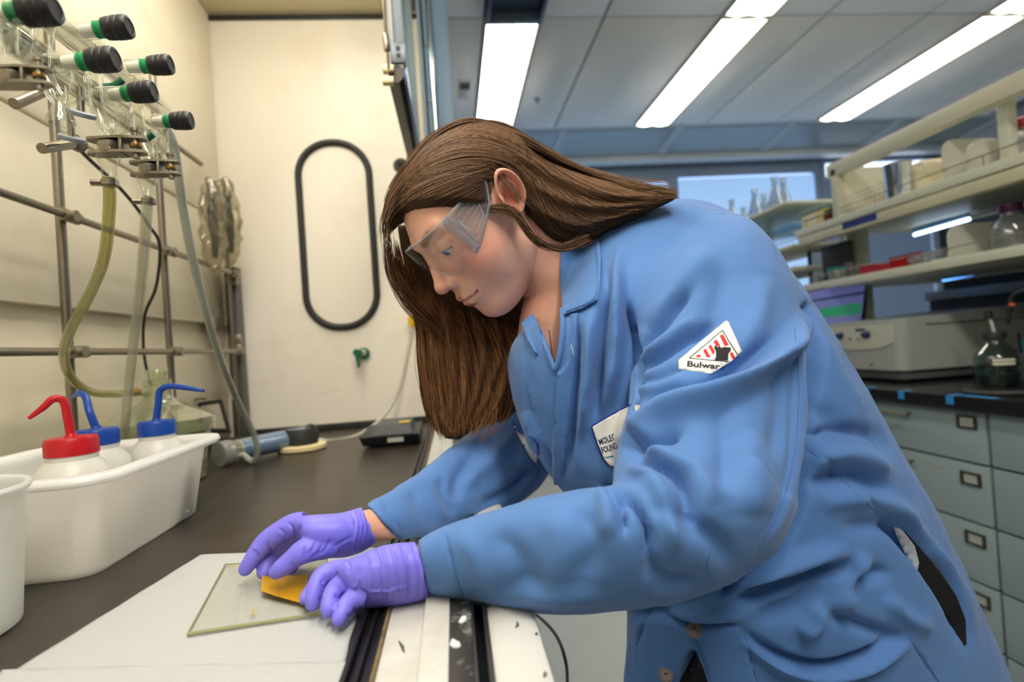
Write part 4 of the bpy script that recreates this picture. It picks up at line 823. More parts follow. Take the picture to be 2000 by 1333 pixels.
# yellow film, its left corner curled up to the fingers
fz = gz + .0032
F4 = [PZ(515, 1128, fz), PZ(602, 1122, fz), PZ(597, 1181, fz), PZ(510, 1163, fz)]
V = []; n = 24
for i in range(n + 1):
    for k in range(n + 1):
        u, v = k / n, i / n; p = (F4[0] * (1 - u) + F4[1] * u) * (1 - v) + (F4[3] * (1 - u) + F4[2] * u) * v
        lift = .011 * max(0, 1 - u / .45) ** 2 * max(0, 1 - v * .9) + .0035 * math.sin(math.pi * min(1, v * 1.0)) * .6 * math.sin(math.pi * u) + .0025 * v * v * (1 - u)
        V.append(p + [0, 0, lift + .0003])
Fs = [(i * (n + 1) + k, i * (n + 1) + k + 1, (i + 1) * (n + 1) + k + 1, (i + 1) * (n + 1) + k) for i in range(n) for k in range(n)]
o = MB().add(V, Fs).build('yellow_film', mat('film_yellow', (208, 158, 4), .35, var=.12, vscale=120, dirt=(150, 96, 6), dscale=60, damt=.4, trans=.15)); md = o.modifiers.new('thick', 'SOLIDIFY'); md.thickness = .0004
tag(o, 'translucent amber yellow film peeled from the glass plate', 'film')
# ================================================================== the person
def smat(name, rgb, **k): return mat(name, rgb, **k)
person = thing('person', 'woman in a blue lab coat, clear safety glasses and violet gloves bending over the hood', 'person', (.42, .66, 0))
def rings_mesh(rings, sub=5, n=40, p=2.0):
    """rings: (ax, ay, bx, by, Y, ry): silhouette pixels of a cross-section at depth Y with half-depth ry"""
    C_, A_, B_ = [], [], []
    for ax, ay, bx, by, Y, ry in rings:
        dy = 0 if not isinstance(Y, tuple) else Y[1]; Y0 = Y if not isinstance(Y, tuple) else Y[0]
        pa, pb = P(ax, ay, Y0 - dy), P(bx, by, Y0 + dy); c = (pa + pb) / 2; d = ray((ax + bx) / 2, (ay + by) / 2); d = d / np.linalg.norm(d)
        C_.append(c); A_.append((pa - pb) / 2); B_.append(d * ry)
    C_, _ = smooth_path(C_, [0] * len(C_), sub); A_, _ = smooth_path(A_, [0] * len(A_), sub); B_, _ = smooth_path(B_, [0] * len(B_), sub)
    V = []; m = len(C_)
    for i in range(m):
        for k in range(n):
            t = 2 * math.pi * k / n; ct, st = math.cos(t), math.sin(t)
            e = 2 / p; V.append(C_[i] + A_[i] * math.copysign(abs(ct) ** e, ct) + B_[i] * math.copysign(abs(st) ** e, st))
    Fs = [(i * n + k, i * n + (k + 1) % n, (i + 1) * n + (k + 1) % n, (i + 1) * n + k) for i in range(m - 1) for k in range(n)]
    V += [C_[0], C_[-1]]
    Fs += [((k + 1) % n, k, m * n) for k in range(n)] + [((m - 1) * n + k, (m - 1) * n + (k + 1) % n, m * n + 1) for k in range(n)]
    return V, Fs
def remesh(mbs, voxel, smooth_it, factor=.5):
    """union of closed shapes as one continuous surface -> (verts, polygons array)"""
    b = MB()
    for v, f in mbs:
        me = bpy.data.meshes.new('x'); me.from_pydata([tuple(map(float, q)) for q in v], [], f); bm = bmesh.new(); bm.from_mesh(me); bmesh.ops.recalc_face_normals(bm, faces=bm.faces)
        bm.verts.index_update(); b.add([q.co[:] for q in bm.verts], [[q.index for q in ff.verts] for ff in bm.faces]); bm.free(); bpy.data.meshes.remove(me)
    me = bpy.data.meshes.new('x'); me.from_pydata(b.v, [], b.f); o = bpy.data.objects.new('x', me); COL.objects.link(o)
    r = o.modifiers.new('r', 'REMESH'); r.mode = 'VOXEL'; r.voxel_size = voxel; r.adaptivity = 0
    if smooth_it: s = o.modifiers.new('s', 'SMOOTH'); s.iterations = smooth_it; s.factor = factor
    dg = bpy.context.evaluated_depsgraph_get(); dg.update()
    out = bpy.data.meshes.new_from_object(o.evaluated_get(dg)); bpy.data.objects.remove(o); bpy.data.meshes.remove(me)
    return out
def get_v(me):
    a = np.empty(len(me.vertices) * 3); me.vertices.foreach_get('co', a); return a.reshape(-1, 3)
def set_v(me, v): me.vertices.foreach_set('co', np.ascontiguousarray(v).ravel()); me.update()
def get_n(me):
    a = np.empty(len(me.vertices) * 3); me.vertex_normals.foreach_get('vector', a); return a.reshape(-1, 3)
def resample(poly, step=6.0):
    poly = np.array(poly, float)
    if len(poly) > 2:
        q, _ = smooth_path([p for p in poly], [0] * len(poly), 8); poly = np.array(q)
    L = np.r_[0, np.cumsum(np.linalg.norm(np.diff(poly, axis=0), axis=1))]; n = max(3, int(L[-1] / step)); s = np.linspace(0, L[-1], n)
    return np.stack([np.interp(s, L, poly[:, 0]), np.interp(s, L, poly[:, 1])], 1)
def strokes(me, S):
    """sculpt: each stroke (polyline in photo pixels, width px, height mm, depth limit) raises or sinks the surface that faces the viewer's side along its normal"""
    v = get_v(me); nn = get_n(me); px = proj(v); vd = v - CAM; vd /= np.linalg.norm(vd, axis=1)[:, None]
    face = np.clip(-(nn * vd).sum(1) * 2.2 + .1, 0, 1); disp = np.zeros(len(v))
    for s in S:
        poly, w, h = s[:3]; ymin, ymax = s[3] if len(s) > 3 else (0, 9)
        q = resample(poly, max(3, w * .6)); lo, hi = q.min(0) - 3 * w, q.max(0) + 3 * w
        idx = np.nonzero((px[:, 0] > lo[0]) & (px[:, 0] < hi[0]) & (px[:, 1] > lo[1]) & (px[:, 1] < hi[1]) & (v[:, 1] > ymin) & (v[:, 1] < ymax))[0]
        if len(idx) == 0: continue
        best = np.full(len(idx), 1e9); bi = np.zeros(len(idx))
        for k in range(len(q) - 1):
            e = q[k + 1] - q[k]; tt = np.clip(((px[idx] - q[k]) @ e) / (e @ e + 1e-9), 0, 1); d = ((px[idx] - q[k] - tt[:, None] * e) ** 2).sum(1); mk = d < best; best[mk] = d[mk]; bi[mk] = k + tt[mk]
        t = bi / (len(q) - 1); taper = np.sin(np.clip(np.minimum(t, 1 - t) * 3.2 + .1, 0, 1) * 1.5708) if len(s) < 5 else 1.0
        disp[idx] += h * .0016 * np.exp(-best / w ** 2) * taper * face[idx]
    set_v(me, v + nn * disp[:, None])
def fbm(p, scale, seed=0, octv=3):
    """cheap smooth value noise"""
    r = np.random.default_rng(seed); out = np.zeros(len(p)); amp = 1
    for o in range(octv):
        for k in range(4):
            d = r.normal(size=3); d /= np.linalg.norm(d); out += amp * np.sin((p @ d) * scale * 6.28 * r.uniform(.7, 1.3) + r.uniform(0, 6.28) + 1.5 * np.sin((p @ r.normal(size=3)) * scale * 2.1)) / 4
        amp *= .5; scale *= 2.1
    return out

# ------------------------------------------------------------------ lab coat
TY = .70
torso = [(1205, 1560, 2080, 1560, .68, .19), (1215, 1420, 2010, 1420, .68, .19), (1228, 1320, 1968, 1320, .68, .19), (1232, 1220, 1918, 1210, .68, .19), (1215, 1110, 1866, 1090, .68, .185), (1150, 1010, 1808, 975, .68, .18), (1090, 935, 1748, 875, .68, .175),
         (1046, 870, 1690, 770, .69, .175), (1014, 790, 1622, 660, .70, .18), (1000, 710, 1545, 540, .71, .185), (1018, 650, 1470, 452, .71, .17), (1085, 590, 1400, 402, .70, .13), (1110, 535, 1310, 390, .69, .085), (1130, 490, 1220, 412, .69, .05)]
uparm = [(1235, 500, 1380, 412, .65, .05), (1230, 560, 1465, 428, .60, .075), (1232, 640, 1528, 505, .57, .085), (1236, 720, 1562, 610, .54, .088), (1226, 800, 1574, 720, .51, .088), (1205, 880, 1572, 830, .475, .085), (1198, 950, 1560, 930, .445, .080), (1235, 1010, 1535, 1030, .42, .072), (1290, 1060, 1480, 1095, .41, .05)]
forearm = [(1420, 880, 1560, 985, .43, .060), (1360, 905, 1515, 1075, .42, .068), (1290, 930, 1420, 1140, .415, .068), (1210, 948, 1310, 1180, .415, .064), (1120, 958, 1190, 1197, .42, .056), (1030, 978, 1075, 1203, .43, .048), (950, 1003, 975, 1194, .442, .042), (885, 1022, 900, 1180, .452, .038), (838, 1040, 850, 1170, .459, .034), (814, 1056, 832, 1165, .462, .031)]
fararm = [(1030, 640, 1160, 760, .82, .06), (990, 750, 1100, 870, .84, .062), (950, 815, 1060, 945, .81, .060), (895, 862, 1005, 990, .755, .054), (838, 908, 925, 1022, .69, .047), (775, 950, 850, 1042, .625, .040), (735, 974, 800, 1052, .585, .035), (714, 986, 780, 1056, .57, .032)]
coat_me = remesh([rings_mesh(torso), rings_mesh(uparm), rings_mesh(forearm), rings_mesh(fararm)], .0028, 9, .55)
NEAR = (0, .60); FAR = (.60, 1.2)
S = [
 # near sleeve
 ([(1582, 605), (1540, 678), (1466, 742), (1390, 784), (1300, 815), (1212, 858)], 18, 14, NEAR), ([(1505, 668), (1446, 716), (1368, 760), (1275, 788)], 12, -8, NEAR),
 ([(1250, 690), (1285, 645), (1320, 600), (1350, 570)], 8, -10, NEAR), ([(1262, 640), (1300, 590), (1340, 540), (1390, 490)], 22, 5, (0, .68)),
 ([(1243, 722), (1300, 690), (1350, 655), (1400, 620)], 8, -8, NEAR), ([(1250, 705), (1310, 660), (1360, 620)], 12, 5, NEAR), ([(1242, 745), (1290, 735), (1330, 715)], 9, -4, NEAR), ([(1240, 765), (1290, 760), (1340, 740)], 12, 4, NEAR),
 ([(1420, 520), (1400, 600), (1360, 680)], 26, -4, NEAR), ([(1490, 540), (1480, 620), (1440, 690)], 26, 4, NEAR),
 ([(1217, 842), (1250, 868), (1290, 864), (1330, 845)], 9, -12, NEAR), ([(1215, 865), (1255, 895), (1320, 930), (1350, 985), (1360, 1040)], 11, -11, NEAR), ([(1240, 850), (1300, 900), (1370, 930), (1400, 990)], 24, 6, NEAR),
 ([(1225, 905), (1280, 950), (1310, 1010), (1320, 1080)], 16, 6, NEAR), ([(1200, 955), (1240, 985), (1265, 1040), (1270, 1100)], 9, -10, NEAR), ([(1182, 948), (1212, 985), (1222, 1040)], 7, -10, NEAR), ([(1165, 950), (1185, 990), (1188, 1050)], 14, 4, NEAR),
 ([(1270, 980), (1330, 1010), (1400, 1060), (1430, 1110)], 20, -5, NEAR), ([(1440, 850), (1470, 930), (1470, 1010)], 34, 5, NEAR), ([(1400, 800), (1420, 880), (1400, 960)], 26, -4, NEAR), ([(1520, 700), (1525, 800), (1505, 900)], 20, -4, NEAR),
 ([(1560, 640), (1568, 760), (1560, 880), (1535, 990), (1490, 1075)], 6, 3.0, NEAR), ([(1546, 640), (1553, 760), (1545, 880), (1520, 985), (1478, 1065)], 5, -2.0, NEAR),
 ([(1260, 1090), (1300, 1130), (1380, 1140)], 20, -5, NEAR), ([(1130, 985), (1160, 1060), (1150, 1130)], 24, -3.5, NEAR), ([(1080, 1000), (1095, 1070), (1080, 1150)], 26, 3, NEAR), ([(960, 1040), (1010, 1090), (1040, 1160)], 26, -3, NEAR), ([(1000, 1150), (1080, 1165), (1180, 1160)], 20, 3.5, NEAR),
 ([(870, 1045), (880, 1090), (900, 1170)], 3, -1.6, NEAR), ([(900, 1040), (930, 1090), (960, 1170)], 18, 2, NEAR), ([(890, 1170), (980, 1150), (1080, 1130)], 16, -2.5, NEAR),
 ([(1578, 600), (1594, 700), (1592, 820), (1578, 930), (1548, 1025), (1500, 1100), (1420, 1160)], 9, -16, (.47, 1), 1), ([(1225, 1205), (1330, 1180), (1430, 1145)], 12, -8, (.47, 1)),
 # chest
 ([(1226, 590), (1236, 680), (1241, 745), (1234, 805)], 7, -14, (.45, .75)), ([(1186, 540), (1180, 640), (1172, 720), (1160, 820)], 11, -11, (.5, 1)), ([(1212, 490), (1204, 600), (1198, 700), (1184, 800)], 11, 10, (.5, 1)), ([(1152, 620), (1150, 740), (1137, 850)], 12, 8, (.5, 1)), ([(1128, 630), (1122, 740), (1112, 860), (1100, 930)], 9, -7, (.5, 1)),
 ([(1096, 610), (1098, 700), (1086, 800), (1084, 930)], 6, 6, FAR), ([(1080, 690), (1078, 760), (1076, 850), (1080, 930)], 6, -7, FAR), ([(1062, 640), (1070, 720), (1062, 790)], 7, 6, FAR), ([(1045, 690), (1040, 760), (1050, 850)], 9, -4, FAR), ([(1180, 890), (1150, 930), (1110, 950)], 14, -4, FAR),
 # far sleeve
 ([(1045, 905), (1005, 950), (940, 990)], 10, -5, FAR), ([(1000, 850), (960, 900), (900, 950)], 16, 4, FAR), ([(930, 880), (900, 930), (890, 980)], 14, -4, (.5, 1.2)), ([(860, 930), (870, 970), (890, 1010)], 12, -3, (.5, 1.2)), ([(1030, 800), (1040, 860), (1010, 910)], 18, 5, FAR), ([(745, 980), (790, 1040)], 3, -1.4, (.5, 1.2)), ([(800, 955), (830, 1000), (850, 1035)], 14, -2.5, (.5, 1.2)),
 # side and back
 ([(1590, 640), (1640, 740), (1690, 810)], 18, 5, (.55, 1)), ([(1580, 720), (1600, 790), (1650, 830)], 18, -7, (.55, 1)), ([(1575, 860), (1640, 840), (1710, 850), (1740, 890)], 15, -9, (.5, 1)), ([(1580, 900), (1660, 890), (1740, 925)], 18, 8, (.5, 1)), ([(1580, 950), (1660, 930), (1740, 965)], 16, -7, (.5, 1)), ([(1600, 985), (1700, 975), (1800, 1020)], 18, 6, (.5, 1)), ([(1640, 1030), (1740, 1030), (1830, 1080)], 18, -5, (.5, 1)),
 ([(1560, 860), (1640, 930), (1720, 1010)], 3, -2.2, (.5, 1)),
 ([(1380, 1160), (1500, 1120), (1600, 1085), (1660, 1080)], 18, 9, (.5, 1)), ([(1420, 1190), (1520, 1150), (1620, 1115), (1665, 1110)], 15, -10, (.5, 1)), ([(1690, 1080), (1660, 1150), (1640, 1200)], 16, 8, (.5, 1)), ([(1740, 1120), (1680, 1130), (1660, 1170)], 14, -7, (.5, 1)), ([(1560, 1240), (1590, 1215), (1600, 1180)], 14, 8, (.5, 1)), ([(1620, 1200), (1700, 1230), (1760, 1250)], 14, -7, (.5, 1)), ([(1730, 1160), (1760, 1200), (1820, 1230)], 16, 6, (.5, 1)), ([(1480, 1210), (1560, 1180), (1600, 1130)], 18, -6, (.5, 1)),
 # pocket and lower front
 ([(1452, 1236), (1520, 1282), (1600, 1302), (1680, 1284), (1768, 1244)], 9, -8, (.4, 1)), ([(1452, 1256), (1520, 1300), (1600, 1322), (1690, 1305), (1775, 1262)], 8, 7, (.4, 1)), ([(1455, 1240), (1470, 1300), (1480, 1340)], 3, -2, (.4, 1)), ([(1775, 1248), (1810, 1300), (1835, 1340)], 3, -2, (.4, 1)),
 ([(1285, 1200), (1350, 1222), (1450, 1224)], 6, -6, (.4, 1)), ([(1290, 1175), (1350, 1200), (1440, 1205)], 10, 6, (.4, 1)), ([(1258, 1180), (1255, 1220), (1243, 1262)], 4, -3, (.4, 1)), ([(1357, 1275), (1345, 1310), (1335, 1345)], 10, -12, (.4, 1)), ([(1352, 1240), (1375, 1300), (1385, 1345)], 4, -3, (.4, 1)),
 # side slit
 ([(1735, 1015), (1790, 1075), (1840, 1140), (1875, 1210), (1888, 1262)], 14, -16, (.4, 1)), ([(1760, 1000), (1820, 1070), (1870, 1140), (1905, 1230)], 10, 7, (.4, 1)),
]
strokes(coat_me, S)
v = get_v(coat_me); nn = get_n(coat_me)
set_v(coat_me, v + nn * (fbm(v, 9.0, 3, 3) * .0016)[:, None])
def coat_mat():
    m = mat('coat_blue', (78, 122, 182), .78, var=.07, vscale=9, sheen=.15)
    nt = m.node_tree; b = nt.nodes['Principled BSDF']; tc = [x for x in nt.nodes if x.type == 'TEX_COORD'][0]
    wv = nt.nodes.new('ShaderNodeTexWave'); wv.inputs['Scale'].default_value = 330; wv.inputs['Distortion'].default_value = 1.2; wv.inputs['Detail'].default_value = 1; wv.bands_direction = 'DIAGONAL'
    ns = nt.nodes.new('ShaderNodeTexNoise'); ns.inputs['Scale'].default_value = 700; ad = nt.nodes.new('ShaderNodeMath'); ad.operation = 'ADD'
    nt.links.new(tc.outputs['Object'], wv.inputs['Vector']); nt.links.new(tc.outputs['Object'], ns.inputs['Vector']); nt.links.new(wv.outputs['Fac'], ad.inputs[0]); nt.links.new(ns.outputs['Fac'], ad.inputs[1])
    bp = nt.nodes.new('ShaderNodeBump'); bp.inputs['Strength'].default_value = .07; bp.inputs['Distance'].default_value = .001; nt.links.new(ad.outputs[0], bp.inputs['Height']); nt.links.new(bp.outputs[0], b.inputs['Normal'])
    return m
# cut the open collar
_px = proj(get_v(coat_me)); _V = get_v(coat_me)
def inpoly(p, poly):
    poly = np.array(poly, float); x, y = p[:, 0], p[:, 1]; r = np.zeros(len(p), bool); j = len(poly) - 1
    for i in range(len(poly)):
        xi, yi = poly[i]; xj, yj = poly[j]; r ^= ((yi > y) != (yj > y)) & (x < (xj - xi) * (y - yi) / (yj - yi + 1e-12) + xi); j = i
    return r
_cut = inpoly(_px, [(1030, 560), (1096, 560), (1098, 640), (1092, 690), (1084, 722), (1076, 700), (1060, 655)]) & (_V[:, 1] < .76)
_bm = bmesh.new(); _bm.from_mesh(coat_me); _bm.verts.ensure_lookup_table()
bmesh.ops.delete(_bm, geom=[_bm.verts[int(i)] for i in np.nonzero(_cut)[0]], context='VERTS'); _bm.to_mesh(coat_me); _bm.free()
coat_m = coat_mat()
coat = link('lab_coat', coat_me, coat_m, person, auto=None, label='faded blue cotton lab coat')
# ------------------------------------------------------------------ head (modelled upright, then posed)
HS = 0.94
def rotm(a, b, c):
    ca, sa, cb, sb, cc, sc = math.cos(a), math.sin(a), math.cos(b), math.sin(b), math.cos(c), math.sin(c)
    return np.array([[ca, -sa, 0], [sa, ca, 0], [0, 0, 1]]) @ np.array([[1, 0, 0], [0, cb, -sb], [0, sb, cb]]) @ np.array([[cc, 0, sc], [0, 1, 0], [-sc, 0, cc]])
HR = rotm(math.radians(108.6), math.radians(-45.0), math.radians(-.35))
HP = CAM + HS * (np.array([.04889, .71977, 1.29393]) - CAM)
def h2w(p): return (np.asarray(p) * HS) @ HR.T + HP
def w2h(p): return ((np.asarray(p) - HP) @ HR) / HS
def sd_ell(p, c, r):
    q = (p - np.array(c)) / np.array(r); k0 = np.linalg.norm(q, axis=1); k1 = np.linalg.norm(q / np.array(r), axis=1); return k0 * (k0 - 1) / (k1 + 1e-9)
def sd_cap(p, a, b, ra, rb):
    a, b = np.array(a, float), np.array(b, float); ba = b - a; t = np.clip(((p - a) @ ba) / ba.dot(ba), 0, 1); return np.linalg.norm(p - a - t[:, None] * ba, axis=1) - (ra + (rb - ra) * t)
def smin(a, b, k): h = np.clip(.5 + .5 * (b - a) / k, 0, 1); return b * (1 - h) + a * h - k * h * (1 - h)
def smax(a, b, k): return -smin(-a, -b, k)
NECK_A, NECK_B = np.array([0, -.022, -.05]), None
nk = w2h([P(1095, 555, .69), P(1092, 640, .695), P(1090, 690, .70)])
def head_sdf(p):
    q = p.copy(); q[:, 0] = np.abs(q[:, 0])
    d = sd_ell(q, (0, -.008, .024), (.0725, .092, .071))
    d = smin(d, sd_ell(q, (0, .026, .010), (.0640, .0650, .075)), .03)
    d = smin(d, sd_ell(q, (0, .036, -.032), (.0590, .0560, .062)), .025)
    d = smin(d, sd_ell(q, (0, .042, -.072), (.0420, .0480, .033)), .025)
    d = smin(d, sd_cap(q, (.049, .010, -.056), (.020, .068, -.088), .014, .013), .022)
    d = smin(d, sd_cap(q, (0, .080, -.0885), (.008, .079, -.0885), .0155, .0150), .014)
    d = smin(d, sd_ell(q, (.037, .054, -.029), (.0245, .0265, .030)), .026)            # cheek
    d = smin(d, sd_ell(q, (.0, .090, -.052), (.026, .0130, .022)), .016)              # mouth mound
    d = smin(d, sd_cap(q, (.013, .0885, .0295), (.042, .073, .0330), .0065, .0055), .012)  # brow
    d = smax(d, -sd_ell(q, (.0335, .1035, .009), (.0185, .0180, .0135)), .014)        # orbit
    d = smin(d, sd_cap(q, (0, .0870, .020), (0, .1080, -.0215), .0062, .0088), .010)  # nose bridge
    d = smin(d, sd_ell(q, (0, .1105, -.0245), (.0098, .0095, .0085)), .006)
    d = smin(d, sd_ell(q, (.0112, .0995, -.0285), (.0068, .0088, .0070)), .006)
    d = smax(d, -sd_ell(q, (.0062, .1055, -.0370), (.0034, .0062, .0040)), .003)      # nostril
    # eyelids: upper lid lowered, looking down
    e = q - np.array([.0315, .0765, .0085]); ball = np.linalg.norm(e, axis=1) - .0136
    up = np.maximum(ball, -(e[:, 2] + .0045 - .15 * e[:, 1] + .0)); lo = np.maximum(np.linalg.norm(e, axis=1) - .0133, e[:, 2] + .0078)
    d = smin(d, up, .0022); d = smin(d, lo, .003)
    d = smin(d, sd_cap(q, (.017, .0880, .0120), (.043, .0760, .0130), .0042, .0036), .006)  # lid fold
    # lips
    for a, b, ra, rb in (((0, .1022, -.0515), (.010, .1002, -.0512), .0054, .0052), ((.010, .1002, -.0512), (.0260, .0895, -.0560), .0050, .0024), ((0, .0995, -.0630), (.011, .0970, -.0620), .0062, .0058), ((.011, .0970, -.0620), (.0260, .0890, -.0575), .0058, .0024)):
        d = smin(d, sd_cap(q, a, b, ra, rb), .0035)
    for a, b in (((0, .1085, -.0570), (.012, .1055, -.0566)), ((.012, .1055, -.0566), (.0265, .0915, -.0560))): d = smax(d, -sd_cap(q, a, b, .0020, .0012), .0022)
    d = smax(d, -sd_cap(q, (.0262, .0925, -.0555), (.0285, .0920, -.0535), .0018, .0010), .003)
    d = smax(d, -sd_cap(q, (0, .1075, -.0735), (.012, .1040, -.0730), .0050, .0045), .008)
    d = smax(d, -sd_cap(q, (0, .1118, -.0405), (0, .1108, -.0460), .0025, .0022), .003)
    return d
bm = bmesh.new(); bmesh.ops.create_icosphere(bm, subdivisions=7, radius=1); bm.verts.index_update()
dirs = np.array([q.co[:] for q in bm.verts]); hfaces = [tuple(q.index for q in f.verts) for f in bm.faces]; bm.free()
dirs /= np.linalg.norm(dirs, axis=1)[:, None]
# more vertices over the face
w_ = dirs + np.array([0, .0, 0]); wf = np.array([-.35, .70, -.30]); wf /= np.linalg.norm(wf); dd = dirs - .33 * wf; 
dd = dirs * 1.0 + .40 * wf * (1 - (dirs @ wf)[:, None] ** 2) * .9; dd /= np.linalg.norm(dd, axis=1)[:, None]
HC = np.array([0, .022, -.012])
def trace(dirs, f, R=.30, it=110):
    t = np.full(len(dirs), R)
    for k in range(it):
        d = f(HC + dirs * t[:, None]); t = np.maximum(t - d * .62, .02)
        if np.abs(d).max() < 2e-5: break
    return t
ht = trace(dd, head_sdf)
hv = HC + dd * ht[:, None]
# skin colours
def bl(c, r, s=1.0): q = hv.copy(); q[:, 0] = np.abs(q[:, 0]); return np.clip(1 - (((q - np.array(c)) / np.array(r)) ** 2).sum(1), 0, 1) ** s
base = np.array(lin((246, 190, 164))[:3]); colr = np.tile(base, (len(hv), 1))
def mix(w, rgb): global colr; colr = colr * (1 - w[:, None]) + np.array(lin(rgb)[:3]) * w[:, None]
mix(.75 * bl((.045, .062, -.022), (.035, .045, .034)), (224, 140, 122)); mix(.5 * bl((0, .112, -.026), (.016, .02, .014)), (222, 138, 116)); mix(.35 * bl((0, .09, -.09), (.03, .03, .02)), (226, 158, 136)); mix(.4 * bl((.034, .085, .006), (.022, .03, .016)), (204, 146, 126))
lipq = np.minimum.reduce([sd_cap(np.abs(hv) * [1, 0, 0] + hv * [0, 1, 1], a, b, ra, rb) for a, b, ra, rb in (((0, .1022, -.0515), (.010, .1002, -.0512), .0052, .0050), ((.010, .1002, -.0512), (.0260, .0895, -.0560), .0048, .0018), ((0, .0995, -.0630), (.011, .0970, -.0620), .0060, .0056), ((.011, .0970, -.0620), (.0260, .0890, -.0575), .0056, .0018))])
mix(.9 * np.clip(1 - lipq / .0012, 0, 1), (184, 88, 90))
brow = np.minimum.reduce([sd_cap(np.abs(hv) * [1, 0, 0] + hv * [0, 1, 1], (.017, .093, .0285), (.034, .086, .0325), .0034, .0030), sd_cap(np.abs(hv) * [1, 0, 0] + hv * [0, 1, 1], (.034, .086, .0325), (.047, .072, .029), .0030, .0008)])
mix(.62 * np.clip(1 - brow / .0035, 0, 1), (92, 64, 46))
q_ = np.abs(hv) * [1, 0, 0] + hv * [0, 1, 1]; e_ = q_ - np.array([.0315, .0765, .0085]); lash = np.clip(1 - np.abs(e_[:, 2] + .0045 - .15 * e_[:, 1]) / .0018, 0, 1) * (np.linalg.norm(e_, axis=1) < .0150) * (e_[:, 1] > .004)
mix(.95 * lash, (30, 20, 16))
for (x, y, z) in ((-.044, .073, -.028), (-.058, .028, -.050), (-.038, .084, -.036)):
    mix(.9 * np.clip(1.4 - np.linalg.norm(hv - np.array((x, y, z)), axis=1) / .0016, 0, 1) * (hv[:, 0] < 0), (110, 66, 48))
# ---- body mesh: head with neck, plus ear and wrist as further islands of the same skin
bodyV, bodyF, bodyC = [h2w(hv)], list(hfaces), [colr]
cnt = len(hv)
def add_skin(V, Fs, C_):
    global cnt
    bodyV.append(np.array(V)); bodyF.extend([tuple(i + cnt for i in f) for f in Fs]); bodyC.append(C_); cnt += len(V)
# ear: shell with helix, antihelix, concha, tragus
def ear(sgn):
    nr, na = 26, 64; V = []; Cc = []
    O = np.array([.0785, .005, .003]); up = np.array([.10, -.34, 1.0]); up /= np.linalg.norm(up); bk = np.array([.20, -1.0, 0]); bk -= up * bk.dot(up); bk /= np.linalg.norm(bk); nr_ = np.cross(up, bk); nr_ = nr_ if nr_[0] > 0 else -nr_
    for side in (0, 1):
        for i in range(nr + 1):
            r = i / nr
            for k in range(na):
                a = 2 * math.pi * k / na; cu, su = math.cos(a), math.sin(a)            # cu: back, su: up
                wv_ = (.0180 if cu > 0 else .0115) * (1 - .22 * max(0, -su) ** 1.5); hgt = .0300 if su > 0 else .0280
                x, y = cu * wv_ * r, su * hgt * r
                front = max(0, -cu) ** 2
                h = .0075 * math.exp(-((r - .90) / .10) ** 2) * (1 - .85 * front) * (1 if su > -.55 else .35)
                h -= .0015 * math.exp(-((r - .70) / .08) ** 2) * (su > -.6)
                h += .0050 * math.exp(-((r - .53) / .10) ** 2) * max(0, cu + .15) * (1 if su > -.7 else .3)
                h -= .0085 * math.exp(-((x - .0005) / .0075) ** 2 - ((y + .004) / .0105) ** 2)
                h += .0070 * math.exp(-((x + .0098) / .0032) ** 2 - ((y + .004) / .0060) ** 2)
                h += .006 * r * max(0, cu)
                if r > .97: h -= .0015
                if side: h = h - .0042 * math.sqrt(max(0, 1 - r * r)) - .0030 * (1 - r) - (.0006 if i < nr else 0)
                p = O + bk * (x + .004) + up * y + nr_ * (h + .003); p = p * np.array([sgn, 1, 1]); V.append(p)
                sh = np.array(lin((230, 166, 144))[:3]) if (r > .5) else np.array(lin((214, 142, 120))[:3]); Cc.append(sh)
    Fs = []
    n = (nr + 1) * na
    for side in (0, 1):
        for i in range(nr):
            for k in range(na):
                q = (side * n + i * na + k, side * n + i * na + (k + 1) % na, side * n + (i + 1) * na + (k + 1) % na, side * n + (i + 1) * na + k); Fs.append(q if side == 0 else q[::-1])
    for k in range(na): Fs.append((nr * na + k, nr * na + (k + 1) % na, n + nr * na + (k + 1) % na, n + nr * na + k))
    add_skin(h2w(V), Fs, np.array(Cc))
ear(1); ear(-1)
# neck
nc = h2w([(0, -.022, .0), (0, -.020, -.045)]); nw = [nc[0], nc[1], h2w([nk[0]])[0], h2w([nk[1]])[0], h2w([nk[2]])[0]]
_b = MB().tube(nw, [.046, .050, .047, .050, .056], 48, sub=8); V = np.array(_b.v); add_skin(V, _b.f, np.tile(np.array(lin((226, 172, 148))[:3]), (len(V), 1)))
